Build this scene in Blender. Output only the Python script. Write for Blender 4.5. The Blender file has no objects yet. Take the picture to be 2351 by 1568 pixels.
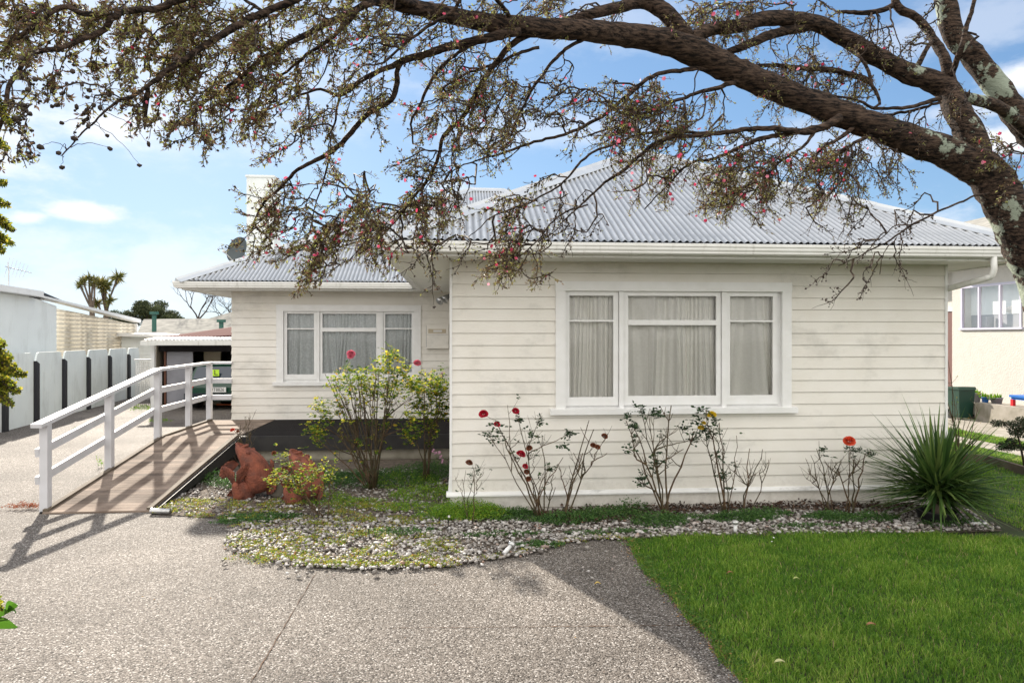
import bpy, math, random
import numpy as np
from mathutils import Vector, Euler
S = bpy.context.scene
random.seed(7); rng = np.random.default_rng(7)
# ---------------------------------------------------------------- camera
A = math.radians(4.5); CA, SA = math.cos(A), math.sin(A); F = 1575.0; H = 2.04; PX = 1175.5; HY = 773.0
cam = bpy.data.cameras.new('camera'); co = bpy.data.objects.new('camera', cam); S.collection.objects.link(co)
cam.sensor_width = 36; cam.lens = F / 2351 * 36; cam.shift_y = -11 / 2351; cam.clip_end = 2000; cam.clip_start = 0.05
co.location = (0, 0, H); co.rotation_euler = (math.radians(90), 0, -A); S.camera = co
# ---------------------------------------------------------------- sky and sun
EL = math.radians(26.5); AZ = math.radians(23.0)          # the sun stands 23 degrees left of +Y
w = bpy.data.worlds.new("World"); S.world = w; w.use_nodes = True
nt = w.node_tree; nt.nodes.clear()
def N(nt, t, **k):
    n = nt.nodes.new(t)
    for a, b in k.items(): setattr(n, a, b)
    return n
out = N(nt, 'ShaderNodeOutputWorld'); bg = N(nt, 'ShaderNodeBackground'); nt.links.new(bg.outputs[0], out.inputs[0])
sky = N(nt, 'ShaderNodeTexSky', sky_type='NISHITA', sun_disc=False, sun_elevation=EL, sun_rotation=-AZ, air_density=1.0, dust_density=0.25, ozone_density=2.0)
bg.inputs[1].default_value = 0.15
def dir_of(px, py):
    t = (px - PX) / F; u = -(py - HY) / F
    v = Vector((t * CA + SA, CA - t * SA, u)); return v.normalized()
tc = N(nt, 'ShaderNodeTexCoord')
nz = N(nt, 'ShaderNodeTexNoise'); nz.inputs['Scale'].default_value = 14; nz.inputs['Detail'].default_value = 6; nz.inputs['Roughness'].default_value = .6
mp = N(nt, 'ShaderNodeMapping'); mp.inputs['Scale'].default_value = (1, 1, 2.2)
nt.links.new(tc.outputs['Generated'], mp.inputs[0]); nt.links.new(mp.outputs[0], nz.inputs['Vector'])
CLOUDS = [(195, 487, .050, .34, 1.0), (62, 500, .028, .4, .9), (235, 290, .075, .42, .8), (330, 285, .055, .5, .6), (20, 245, .045, .4, .6), (2340, 185, .06, .45, 1.0), (2300, 318, .055, .5, 1.0), (2240, 250, .06, .3, .5),
          (1030, 430, .04, .5, .5), (290, 612, .06, .2, .25), (1420, 60, .16, .25, .3), (1250, 300, .22, .16, .35), (2200, 60, .16, .25, .35), (300, 120, .35, .4, .35), (1900, 330, .2, .2, .35), (500, 640, .5, .16, .5), (1900, 620, .5, .14, .5), (-500, 300, .3, .3, .8), (3100, 420, .3, .3, .8)]
acc = None
for (cx, cy, rx, asp, st) in CLOUDS:
    d = dir_of(cx, cy)
    sub = N(nt, 'ShaderNodeVectorMath', operation='SUBTRACT'); nt.links.new(tc.outputs['Generated'], sub.inputs[0]); sub.inputs[1].default_value = d
    sc = N(nt, 'ShaderNodeVectorMath', operation='MULTIPLY'); nt.links.new(sub.outputs[0], sc.inputs[0]); sc.inputs[1].default_value = (1 / rx, 1 / rx, 1 / (rx * asp))
    ln = N(nt, 'ShaderNodeVectorMath', operation='LENGTH'); nt.links.new(sc.outputs[0], ln.inputs[0])
    ad = N(nt, 'ShaderNodeMath', operation='MULTIPLY_ADD'); nt.links.new(nz.outputs[0], ad.inputs[0]); ad.inputs[1].default_value = -1.9; nt.links.new(ln.outputs['Value'], ad.inputs[2])
    mr = N(nt, 'ShaderNodeMapRange', interpolation_type='SMOOTHSTEP'); nt.links.new(ad.outputs[0], mr.inputs[0])
    mr.inputs[1].default_value = .15; mr.inputs[2].default_value = -.75; mr.inputs[3].default_value = 0; mr.inputs[4].default_value = st
    if acc is None: acc = mr.outputs[0]
    else:
        mx = N(nt, 'ShaderNodeMath', operation='MAXIMUM'); nt.links.new(acc, mx.inputs[0]); nt.links.new(mr.outputs[0], mx.inputs[1]); acc = mx.outputs[0]
tint = N(nt, 'ShaderNodeMix', data_type='RGBA', blend_type='MULTIPLY'); tint.inputs[0].default_value = 1; tint.inputs[7].default_value = (0.45, 0.57, 0.715, 1)
kk = N(nt, 'ShaderNodeVectorMath', operation='MULTIPLY_ADD'); kk.inputs[1].default_value = (.12,) * 3; kk.inputs[2].default_value = (1,) * 3; nt.links.new(sky.outputs[0], kk.inputs[0])
dv_ = N(nt, 'ShaderNodeVectorMath', operation='DIVIDE'); nt.links.new(sky.outputs[0], dv_.inputs[0]); nt.links.new(kk.outputs[0], dv_.inputs[1]); nt.links.new(dv_.outputs[0], tint.inputs[6])
cm = N(nt, 'ShaderNodeMix', data_type='RGBA'); nt.links.new(acc, cm.inputs[0]); nt.links.new(tint.outputs[2], cm.inputs[6]); cm.inputs[7].default_value = (3.3, 3.35, 3.5, 1)
sxyz = N(nt, 'ShaderNodeSeparateXYZ'); nt.links.new(tc.outputs['Generated'], sxyz.inputs[0])        # unseen bright cloud bank added behind the camera as fill light
ya = N(nt, 'ShaderNodeMath', operation='MULTIPLY_ADD'); nt.links.new(nz.outputs[0], ya.inputs[0]); ya.inputs[1].default_value = .5; nt.links.new(sxyz.outputs[1], ya.inputs[2])
yr = N(nt, 'ShaderNodeMapRange', interpolation_type='SMOOTHSTEP'); nt.links.new(ya.outputs[0], yr.inputs[0]); yr.inputs[1].default_value = .72; yr.inputs[2].default_value = .2; yr.inputs[3].default_value = 0; yr.inputs[4].default_value = 1
cb = N(nt, 'ShaderNodeMix', data_type='RGBA'); nt.links.new(yr.outputs[0], cb.inputs[0]); nt.links.new(cm.outputs[2], cb.inputs[6]); cb.inputs[7].default_value = (5.75, 5.6, 5.35, 1)
nt.links.new(cb.outputs[2], bg.inputs[0])
sl = bpy.data.lights.new('sun', 'SUN'); sl.energy = 4.6; sl.angle = math.radians(.9); sl.color = (1, .91, .78)
so = bpy.data.objects.new('sun', sl); S.collection.objects.link(so)
sd = Vector((-math.sin(AZ) * math.cos(EL), math.cos(AZ) * math.cos(EL), math.sin(EL)))
so.rotation_euler = sd.to_track_quat('Z', 'Y').to_euler(); so.location = (0, 0, 20)
S.view_settings.view_transform = 'Standard'; S.view_settings.look = 'None'; S.view_settings.exposure = 1.18; S.view_settings.gamma = 1
S.cycles.max_bounces = 8; S.cycles.transparent_max_bounces = 12; S.cycles.caustics_reflective = False; S.cycles.caustics_refractive = False
try: S.cycles.use_denoising = True
except Exception: pass
# ---------------------------------------------------------------- points from sight lines
def ray(px, py):
    t = (px - PX) / F; u = -(py - HY) / F
    return Vector((t * CA + SA, CA - t * SA, u))
C0 = Vector((0, 0, H))
def at(px, py, zc): return C0 + ray(px, py) * zc
def onY(px, py, Y): r = ray(px, py); return C0 + r * (Y / r.y)
def onX(px, py, X): r = ray(px, py); return C0 + r * (X / r.x)
def onZ(px, py, z=0.): r = ray(px, py); return C0 + r * ((z - H) / r.z)
def onL(px, py, P, Q):                      # vertical plane through P and Q
    r = ray(px, py); n = Vector((Q[1] - P[1], -(Q[0] - P[0]), 0)); k = (n.x * P[0] + n.y * P[1]) / n.dot(r)
    return C0 + r * k
def atn(a):                                 # (n,3) array of px, py, depth -> world
    a = np.asarray(a, float); t = (a[:, 0] - PX) / F; u = -(a[:, 1] - HY) / F; z = a[:, 2]
    return np.stack([z * (t * CA + SA), z * (CA - t * SA), H + z * u], 1)
# ---------------------------------------------------------------- mesh helpers
class MB:
    def __init__(s): s.v = []; s.f = []; s.r = []; s.n = 0
    def add(s, v, f, r=None):
        v = np.asarray(v, float).reshape(-1, 3); b = s.n; s.v.append(v); s.n += len(v)
        for q in f: s.f.append(tuple(b + i for i in q))
        s.r.append(np.full(len(v), random.random() if r is None else r) if np.isscalar(r) or r is None else np.asarray(r, float))
        return s
    def box(s, x0, x1, y0, y1, z0, z1, r=None):
        v = [(x, y, z) for x in (x0, x1) for y in (y0, y1) for z in (z0, z1)]
        return s.add(v, [(0, 1, 3, 2), (4, 6, 7, 5), (0, 4, 5, 1), (2, 3, 7, 6), (0, 2, 6, 4), (1, 5, 7, 3)], r)
    def obox(s, c, ax, ay, az, hx, hy, hz):           # oriented box
        c, ax, ay, az = [Vector(q) for q in (c, ax, ay, az)]
        v = [c + ax * hx * i + ay * hy * j + az * hz * k for i in (-1, 1) for j in (-1, 1) for k in (-1, 1)]
        return s.add([tuple(q) for q in v], [(0, 1, 3, 2), (4, 6, 7, 5), (0, 4, 5, 1), (2, 3, 7, 6), (0, 2, 6, 4), (1, 5, 7, 3)])
    def bar(s, p, q, w, h, up=(0, 0, 1)):
        p, q = Vector(p), Vector(q); d = q - p; L = d.length; d.normalize(); sx = d.cross(Vector(up)).normalized(); u = sx.cross(d)
        return s.obox((p + q) / 2, d, sx, u, L / 2, w / 2, h / 2)
    def prism(s, poly, z0, z1, to=None):              # poly of 2-D points, extruded; to maps (a, b, h) -> xyz
        to = to or (lambda a, b, h: (a, b, h)); n = len(poly)
        v = [to(a, b, z0) for a, b in poly] + [to(a, b, z1) for a, b in poly]
        return s.add(v, [tuple(range(n - 1, -1, -1)), tuple(range(n, 2 * n))] + [(i, (i + 1) % n, n + (i + 1) % n, n + i) for i in range(n)])
    def tube(s, pts, rad, sides=6, cap=True, rough=0., r=None, flat=None):
        P = np.asarray([tuple(p) for p in pts], float); n = len(P)
        R = np.full(n, rad) if np.isscalar(rad) else np.asarray(rad, float)
        T = np.gradient(P, axis=0) if n > 1 else np.array([[0, 0, 1.]]); T /= np.maximum(np.linalg.norm(T, axis=1)[:, None], 1e-9)
        m = T.mean(0); ref = np.array([0, 1., 0]) if np.abs(T[:, 1]).max() < .9 else (np.array([0, 0, 1.]) if np.abs(T[:, 2]).max() < .9 else np.array([.9, .3, .3]))
        U = np.cross(T, ref); U /= np.maximum(np.linalg.norm(U, axis=1)[:, None], 1e-6); W = np.cross(U, T)
        an = np.arange(sides) / sides * 2 * np.pi
        rr = R[:, None] * (1 + (rough * rng.standard_normal((n, sides)) if rough else 0))
        V = P[:, None, :] + rr[..., None] * (np.cos(an)[None, :, None] * U[:, None, :] + np.sin(an)[None, :, None] * W[:, None, :] * (flat or 1))
        f = [(i * sides + j, i * sides + (j + 1) % sides, (i + 1) * sides + (j + 1) % sides, (i + 1) * sides + j) for i in range(n - 1) for j in range(sides)]
        if cap: f += [tuple(range(sides - 1, -1, -1)), tuple((n - 1) * sides + j for j in range(sides))]
        return s.add(V.reshape(-1, 3), f, r)
    def lathe(s, prof, c=(0, 0, 0), sides=20, ax=None):
        n = len(prof); v = []
        for (r, z) in prof:
            for j in range(sides):
                a = 2 * math.pi * j / sides; v.append((c[0] + r * math.cos(a), c[1] + r * math.sin(a), c[2] + z))
        f = [(i * sides + j, i * sides + (j + 1) % sides, (i + 1) * sides + (j + 1) % sides, (i + 1) * sides + j) for i in range(n - 1) for j in range(sides)]
        return s.add(v, f)
    def build(s, name, m, parent=None, smooth=False, loc=None):
        V = np.concatenate(s.v) if s.v else np.zeros((0, 3))
        if parent is not None: V = V - np.array(parent.get('_o', (0, 0, 0)))
        me = bpy.data.meshes.new(name)
        nf = len(s.f); lens = np.fromiter((len(q) for q in s.f), int, nf)
        me.vertices.add(len(V)); me.vertices.foreach_set('co', V.astype(np.float32).ravel())
        me.loops.add(int(lens.sum())); me.loops.foreach_set('vertex_index', np.fromiter((i for q in s.f for i in q), int, int(lens.sum())))
        me.polygons.add(nf); me.polygons.foreach_set('loop_start', np.concatenate([[0], np.cumsum(lens)[:-1]]).astype(int)); me.polygons.foreach_set('loop_total', lens)
        at_ = me.attributes.new('rnd', 'FLOAT', 'POINT'); at_.data.foreach_set('value', np.concatenate(s.r).astype(np.float32))
        me.update(calc_edges=True); me.validate()
        me.polygons.foreach_set('use_smooth', [bool(smooth)] * nf)
        return link(name, me, m, parent)
def link(name, me, m, parent=None):
    me.materials.append(m); o = bpy.data.objects.new(name, me); S.collection.objects.link(o)
    if parent is not None:
        o.parent = parent
        if '_o' in parent: o['_o'] = parent['_o']
    return o
def quads_mesh(name, V, nper, faces, rnd, m, parent=None, smooth=False):   # many equal little meshes at once; V (n, nper, 3)
    n = len(V); V = V.reshape(-1, 3)
    if parent is not None: V = V - np.array(parent.get('_o', (0, 0, 0)))
    me = bpy.data.meshes.new(name); me.vertices.add(len(V)); me.vertices.foreach_set('co', V.astype(np.float32).ravel())
    off = (np.arange(n) * nper)[:, None]; idx = []; 
    flat = np.array([i for q in faces for i in q]); lens = np.array([len(q) for q in faces])
    L = (off + flat[None, :]).ravel(); me.loops.add(len(L)); me.loops.foreach_set('vertex_index', L.astype(int))
    tot = np.tile(lens, n); me.polygons.add(len(tot)); me.polygons.foreach_set('loop_start', np.concatenate([[0], np.cumsum(tot)[:-1]]).astype(int)); me.polygons.foreach_set('loop_total', tot.astype(int))
    a = me.attributes.new('rnd', 'FLOAT', 'POINT'); a.data.foreach_set('value', np.repeat(rnd, nper).astype(np.float32))
    me.update(calc_edges=True)
    me.polygons.foreach_set('use_smooth', [bool(smooth)] * len(tot))
    return link(name, me, m, parent)
def unit(v): return v / np.maximum(np.linalg.norm(v, axis=1)[:, None], 1e-9)
def leaves(name, P, D, L, W, m, parent=None, fold=.25, rnd=None):          # folded diamond leaves
    n = len(P); D = unit(D); R = unit(np.cross(D, rng.standard_normal((n, 3)))); Nn = np.cross(R, D)
    L = np.asarray(L).reshape(-1, 1) * np.ones((n, 1)); W = np.asarray(W).reshape(-1, 1) * np.ones((n, 1))
    V = np.stack([P, P + D * L * .45 + R * W * .5 + Nn * W * fold, P + D * L, P + D * L * .45 - R * W * .5 + Nn * W * fold], 1)
    return quads_mesh(name, V, 4, [(0, 1, 2), (0, 2, 3)], rng.random(n) if rnd is None else rnd, m, parent)
def thing(name, label, cat, o=(0, 0, 0), group=None):
    e = bpy.data.objects.new(name, None); S.collection.objects.link(e); e.location = o; e['_o'] = tuple(o)
    e.empty_display_size = .1; e['label'] = label; e['category'] = cat
    if group: e['group'] = group
    return e
def tag(o, label, cat, group=None, kind=None):
    o['label'] = label; o['category'] = cat
    if group: o['group'] = group
    if kind: o['kind'] = kind
    return o
def kind(o, k='structure'): o['kind'] = k; return o
def catmull(P, step):
    P = np.asarray(P, float); Q = np.vstack([2 * P[0] - P[1], P, 2 * P[-1] - P[-2]]); o = []
    for i in range(1, len(Q) - 2):
        n = max(1, int(np.linalg.norm(Q[i + 1][:2] - Q[i][:2]) / step)) 
        for k in range(n):
            t = k / n; a, b, c, d = Q[i - 1], Q[i], Q[i + 1], Q[i + 2]
            o.append(.5 * (2 * b + (c - a) * t + (2 * a - 5 * b + 4 * c - d) * t * t + (3 * b - a - 3 * c + d) * t ** 3))
    o.append(P[-1]); return np.array(o)
# ---------------------------------------------------------------- materials
def mat(name, col, rough=.6, col2=None, scale=5., detail=5, bump=0., bscale=None, spec=.4, metal=0., trans=0., rnd=None, stretch=None, dist=.01, lo=.35, hi=.65, extra=None, sheen=None):
    m = bpy.data.materials.new(name); m.use_nodes = True; t = m.node_tree; p = t.nodes['Principled BSDF']
    p.inputs['Base Color'].default_value = (*col, 1); p.inputs['Roughness'].default_value = rough; p.inputs['Specular IOR Level'].default_value = spec; p.inputs['Metallic'].default_value = metal
    c = N(t, 'ShaderNodeTexCoord'); mpn = N(t, 'ShaderNodeMapping'); t.links.new(c.outputs['Object'], mpn.inputs[0])
    if stretch: mpn.inputs['Scale'].default_value = stretch
    cur = None
    if col2 is not None:
        n = N(t, 'ShaderNodeTexNoise'); n.inputs['Scale'].default_value = scale; n.inputs['Detail'].default_value = detail; t.links.new(mpn.outputs[0], n.inputs['Vector'])
        r = N(t, 'ShaderNodeMapRange'); r.inputs[1].default_value = lo; r.inputs[2].default_value = hi; t.links.new(n.outputs[0], r.inputs[0])
        mx = N(t, 'ShaderNodeMix', data_type='RGBA'); t.links.new(r.outputs[0], mx.inputs[0]); mx.inputs[6].default_value = (*col, 1); mx.inputs[7].default_value = (*col2, 1); cur = mx.outputs[2]
    if rnd:                                   # list of (pos, colour): colour ramp over the per-piece random value
        a = N(t, 'ShaderNodeAttribute', attribute_name='rnd'); cr = N(t, 'ShaderNodeValToRGB'); e = cr.color_ramp.elements
        while len(e) < len(rnd): e.new(.5)
        for el, (q, cc) in zip(e, rnd): el.position = q; el.color = (*cc, 1)
        t.links.new(a.outputs['Fac'], cr.inputs[0])
        if cur is None: cur = cr.outputs[0]
        else:
            m2 = N(t, 'ShaderNodeMix', data_type='RGBA', blend_type='MULTIPLY'); m2.inputs[0].default_value = 1; t.links.new(cur, m2.inputs[6]); t.links.new(cr.outputs[0], m2.inputs[7]); cur = m2.outputs[2]
    if extra: cur = extra(t, mpn, cur, p) or cur
    if cur is not None: t.links.new(cur, p.inputs['Base Color'])
    if bump:
        n = N(t, 'ShaderNodeTexNoise'); n.inputs['Scale'].default_value = bscale or scale * 4; n.inputs['Detail'].default_value = 6; t.links.new(mpn.outputs[0], n.inputs['Vector'])
        b = N(t, 'ShaderNodeBump'); b.inputs['Strength'].default_value = bump; b.inputs['Distance'].default_value = dist; t.links.new(n.outputs[0], b.inputs['Height']); t.links.new(b.outputs[0], p.inputs['Normal'])
    if trans:                                 # leaves let light through
        o = t.nodes['Material Output']; tr = N(t, 'ShaderNodeBsdfTranslucent'); mxs = N(t, 'ShaderNodeMixShader'); mxs.inputs[0].default_value = trans
        if cur is not None: t.links.new(cur, tr.inputs[0])
        else: tr.inputs[0].default_value = (*col, 1)
        t.links.new(p.outputs[0], mxs.inputs[1]); t.links.new(tr.outputs[0], mxs.inputs[2]); t.links.new(mxs.outputs[0], o.inputs[0])
    return m
M = {}
def dirt(lo, hi, col, sc=(1.2, 1.2, 1.2), amt=.6, sc2=14):
    def f(t, mpn, cur, p):
        c = N(t, 'ShaderNodeTexCoord'); mp2 = N(t, 'ShaderNodeMapping'); mp2.inputs['Scale'].default_value = sc; t.links.new(c.outputs['Object'], mp2.inputs[0])
        n = N(t, 'ShaderNodeTexNoise'); n.inputs['Scale'].default_value = 1.3; n.inputs['Detail'].default_value = 9; n.inputs['Roughness'].default_value = .68; t.links.new(mp2.outputs[0], n.inputs['Vector'])
        r = N(t, 'ShaderNodeMapRange'); r.inputs[1].default_value = lo; r.inputs[2].default_value = hi; r.inputs[4].default_value = amt; t.links.new(n.outputs[0], r.inputs[0])
        mx = N(t, 'ShaderNodeMix', data_type='RGBA'); t.links.new(r.outputs[0], mx.inputs[0]); t.links.new(cur, mx.inputs[6]); mx.inputs[7].default_value = (*col, 1); return mx.outputs[2]
    return f
def board_extra(t, mpn, cur, p):
    cur = dirt(.53, .76, (.36, .35, .32), (1, 1, 1.4), .6)(t, mpn, cur, p)
    g = N(t, 'ShaderNodeNewGeometry'); sx = N(t, 'ShaderNodeSeparateXYZ'); t.links.new(g.outputs['Position'], sx.inputs[0])   # soil splash low on the boards
    r = N(t, 'ShaderNodeMapRange'); r.inputs[1].default_value = .75; r.inputs[2].default_value = -.05; r.inputs[3].default_value = -.25; r.inputs[4].default_value = .30; t.links.new(sx.outputs[2], r.inputs[0])
    n = N(t, 'ShaderNodeTexNoise'); n.inputs['Scale'].default_value = 9; n.inputs['Detail'].default_value = 10; n.inputs['Roughness'].default_value = .75; t.links.new(g.outputs['Position'], n.inputs['Vector'])
    a = N(t, 'ShaderNodeMath', operation='ADD'); t.links.new(r.outputs[0], a.inputs[0]); t.links.new(n.outputs[0], a.inputs[1])
    q = N(t, 'ShaderNodeMapRange'); q.inputs[1].default_value = .55; q.inputs[2].default_value = .95; q.inputs[4].default_value = .5; t.links.new(a.outputs[0], q.inputs[0])
    mx = N(t, 'ShaderNodeMix', data_type='RGBA'); t.links.new(q.outputs[0], mx.inputs[0]); t.links.new(cur, mx.inputs[6]); mx.inputs[7].default_value = (.33, .29, .23, 1); return mx.outputs[2]
M['board'] = mat('weatherboard_paint', (.735, .705, .645), .5, (.775, .75, .70), 2.5, bump=.12, bscale=60, extra=board_extra)
M['trim'] = mat('white_trim_paint', (.80, .80, .80), .4, (.75, .75, .74), 6, bump=.05, bscale=40)
M['trim_dirty'] = mat('weathered_trim_paint', (.78, .78, .77), .45, (.74, .74, .73), 6, extra=dirt(.56, .72, (.16, .155, .14), (1.5, 1.5, 6), .7))
M['gutter'] = mat('gutter_enamel', (.76, .76, .74), .35, (.71, .71, .68), 5, extra=dirt(.55, .75, (.33, .31, .26), (9, 9, 1.2), .6))
M['soffit'] = mat('soffit_paint', (.74, .74, .70), .5, (.69, .69, .65), 3, extra=dirt(.6, .8, (.5, .48, .42), (2, 2, 2), .5))
def roof_extra(t, mpn, cur, p):
    return dirt(.48, .75, (.37, .38, .38), (.5, 2.5, .5), .7)(t, mpn, cur, p)
M['roof'] = mat('galvanised_iron', (.60, .605, .60), .4, (.68, .68, .67), 1.6, extra=roof_extra, spec=.6, metal=.4, rnd=[(0, (.5, .5, .5)), (.45, (.84, .84, .84)), (1, (1.12, 1.12, 1.12))], bump=.05, bscale=20)  # valley dirt plus painted light: rib valleys coloured darker, crests lighter
M['ridge'] = mat('ridge_metal', (.60, .62, .64), .38, (.52, .545, .57), 2.5, metal=.2, extra=dirt(.55, .75, (.36, .38, .4), (1, 1, 1), .6))
M['dark'] = mat('dark_void', (.012, .012, .014), .9)
M['room'] = mat('pale_room_lining', (.55, .53, .48), .9)
M['deck'] = mat('stained_deck_boards', (.013, .012, .013), .8, (.009, .008, .009), 3, spec=.08, stretch=(1, 14, 1), bump=.3, bscale=14, rnd=[(0, (.8, .8, .8)), (1, (1.3, 1.25, 1.2))])
M['ramp'] = mat('worn_ramp_boards', (.25, .20, .165), .85, (.095, .07, .055), 2.2, spec=.12, stretch=(1, 1.4, 1), bump=.3, bscale=30, rnd=[(0, (.72, .72, .72)), (1, (1.25, 1.22, 1.2))], lo=.4, hi=.75)
M['kerb_timber'] = mat('ramp_edge_timber', (.15, .12, .09), .85, (.09, .07, .05), 4, bump=.25, bscale=30)
M['stringer'] = mat('black_stained_timber', (.018, .017, .018), .6, (.03, .028, .027), 5, bump=.2)
M['rail'] = mat('rail_paint', (.60, .60, .63), .5, (.54, .54, .56), 5, bump=.08, bscale=50, extra=dirt(.6, .8, (.3, .28, .25), (3, 3, 3), .6))
M['terracotta'] = mat('terracotta', (.29, .088, .05), .8, (.15, .048, .032), 9, bump=.9, bscale=45, dist=.02, extra=dirt(.5, .72, (.09, .055, .05), (5, 5, 5), .7))
M['bark'] = None
def agg(t, mpn, cur, p):
    v = N(t, 'ShaderNodeTexVoronoi'); v.inputs['Scale'].default_value = 98; t.links.new(mpn.outputs[0], v.inputs['Vector'])
    sp = N(t, 'ShaderNodeSeparateColor'); t.links.new(v.outputs['Color'], sp.inputs[0])
    cr = N(t, 'ShaderNodeValToRGB'); e = cr.color_ramp.elements
    cols = [(0, (.042, .036, .031)), (.25, (.14, .121, .106)), (.5, (.24, .212, .188)), (.75, (.18, .158, .14)), (.88, (.34, .308, .28)), (1, (.55, .52, .49))]
    while len(e) < len(cols): e.new(.5)
    for el, (q, cc) in zip(e, cols): el.position = q; el.color = (*cc, 1)
    t.links.new(sp.outputs[0], cr.inputs[0])
    dk = N(t, 'ShaderNodeMapRange'); t.links.new(v.outputs['Distance'], dk.inputs[0]); dk.inputs[1].default_value = .42; dk.inputs[2].default_value = .8; dk.inputs[3].default_value = 1; dk.inputs[4].default_value = .3
    mx = N(t, 'ShaderNodeMix', data_type='RGBA', blend_type='MULTIPLY'); mx.inputs[0].default_value = 1; t.links.new(cr.outputs[0], mx.inputs[6]); t.links.new(dk.outputs[0], mx.inputs[7])
    n = N(t, 'ShaderNodeTexNoise'); n.inputs['Scale'].default_value = .55; n.inputs['Detail'].default_value = 8; n.inputs['Roughness'].default_value = .62; t.links.new(mpn.outputs[0], n.inputs['Vector'])
    r = N(t, 'ShaderNodeMapRange'); r.inputs[1].default_value = .3; r.inputs[2].default_value = .7; r.inputs[3].default_value = .62; r.inputs[4].default_value = 1.28; t.links.new(n.outputs[0], r.inputs[0])
    m2 = N(t, 'ShaderNodeMix', data_type='RGBA', blend_type='MULTIPLY'); m2.inputs[0].default_value = 1; t.links.new(mx.outputs[2], m2.inputs[6]); t.links.new(r.outputs[0], m2.inputs[7])
    sub = N(t, 'ShaderNodeMath', operation='SUBTRACT'); sub.inputs[0].default_value = 1; t.links.new(v.outputs['Distance'], sub.inputs[1])
    v2 = N(t, 'ShaderNodeTexNoise'); v2.inputs['Scale'].default_value = 35; v2.inputs['Detail'].default_value = 4; t.links.new(mpn.outputs[0], v2.inputs['Vector'])
    ad = N(t, 'ShaderNodeMath', operation='ADD'); t.links.new(sub.outputs[0], ad.inputs[0]); t.links.new(v2.outputs[0], ad.inputs[1])
    b = N(t, 'ShaderNodeBump'); b.inputs['Strength'].default_value = .75; b.inputs['Distance'].default_value = .007; t.links.new(ad.outputs[0], b.inputs['Height']); t.links.new(b.outputs[0], p.inputs['Normal'])
    return dirt(.60, .72, (.06, .05, .042), (.8, .8, .8), .45)(t, mpn, m2.outputs[2], p)
M['aggregate'] = mat('exposed_aggregate', (.3, .27, .24), .75, extra=agg, spec=.12)
M['joint'] = mat('joint_moss', (.05, .03, .018), .9, (.10, .05, .025), 12)
M['lawn'] = mat('lawn_soil', (.028, .05, .012), .95, (.045, .04, .02), 3, bump=.5, bscale=40)
M['earth'] = mat('earth', (.07, .06, .045), .95, (.05, .07, .025), .5, bump=.3, bscale=5)
M['soil'] = mat('bed_soil', (.075, .058, .044), .95, (.15, .12, .095), 14, bump=.8, bscale=50, dist=.03)
M['grass'] = mat('grass_blade', (.05, .12, .02), .5, trans=.45, spec=.25, rnd=[(0, (.055, .16, .018)), (.4, (.14, .285, .03)), (.75, (.31, .45, .065)), (.94, (.52, .56, .15)), (1, (.5, .4, .2))])
M['stone'] = mat('river_stone', (1, 1, 1), .6, (.72, .72, .74), 22, bump=.2, bscale=60, rnd=[(0, (.09, .075, .065)), (.3, (.25, .225, .20)), (.65, (.40, .375, .345)), (.9, (.58, .56, .54)), (1, (.27, .17, .12))])
M['weed_bright'] = mat('weed_leaf', (.1, .2, .02), .5, trans=.45, rnd=[(0, (.07, .18, .015)), (.6, (.17, .34, .025)), (.9, (.32, .46, .04)), (1, (.5, .48, .06))])
M['weed_dark'] = mat('clover_leaf', (.04, .1, .02), .5, trans=.35, rnd=[(0, (.026, .075, .018)), (.6, (.065, .155, .032)), (1, (.12, .22, .05))])
M['weed_mid'] = mat('edge_weed_leaf', (.1, .2, .02), .5, trans=.4, rnd=[(0, (.05, .13, .02)), (.6, (.10, .22, .03)), (.9, (.18, .27, .05)), (1, (.35, .22, .08))])
M['weed_yellow'] = mat('sedum_leaf', (.2, .2, .03), .5, trans=.4, rnd=[(0, (.08, .18, .02)), (.45, (.24, .33, .04)), (.75, (.52, .48, .07)), (.9, (.42, .20, .07)), (1, (.30, .12, .08))])
M['mulch'] = mat('mulch', (.05, .03, .02), .9, rnd=[(0, (.022, .013, .010)), (.6, (.06, .034, .024)), (1, (.14, .08, .05))])
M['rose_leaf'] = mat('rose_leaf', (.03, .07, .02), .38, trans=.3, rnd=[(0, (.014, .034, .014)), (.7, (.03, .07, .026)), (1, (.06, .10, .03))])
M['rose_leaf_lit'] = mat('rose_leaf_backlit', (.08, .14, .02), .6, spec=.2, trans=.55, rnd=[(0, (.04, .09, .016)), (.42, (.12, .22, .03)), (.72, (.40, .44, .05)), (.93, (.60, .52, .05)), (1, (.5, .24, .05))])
M['cane'] = mat('rose_cane', (.095, .07, .038), .6, (.045, .03, .02), 20, bump=.3, rnd=[(0, (.75, .9, .7)), (1, (1.3, 1.05, .9))])
def petal(name, c): return mat(name, c, .5, trans=.25, rnd=[(0, tuple(q * .6 for q in c)), (1, c)])
M['red'] = petal('crimson_petal', (.55, .012, .04)); M['yellow'] = petal('yellow_petal', (.85, .62, .02)); M['orange'] = petal('coral_petal', (.82, .10, .04)); M['pink'] = petal('pink_petal', (.78, .20, .28)); M['dead'] = petal('withered_petal', (.22, .07, .03)); M['lilac'] = petal('lilac_petal', (.7, .38, .55))
M['yucca'] = mat('strap_leaf', (.02, .06, .02), .42, trans=.22, spec=.5, rnd=[(0, (.02, .05, .013)), (.5, (.065, .13, .03)), (1, (.17, .24, .065))])
M['black_plastic'] = mat('black_plastic', (.015, .015, .016), .45)
M['steel'] = mat('stainless', (.55, .55, .55), .3, metal=.8, col2=(.4, .4, .4), scale=20)
M['frost'] = mat('frosted_plastic', (.7, .7, .7), .3)
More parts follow.
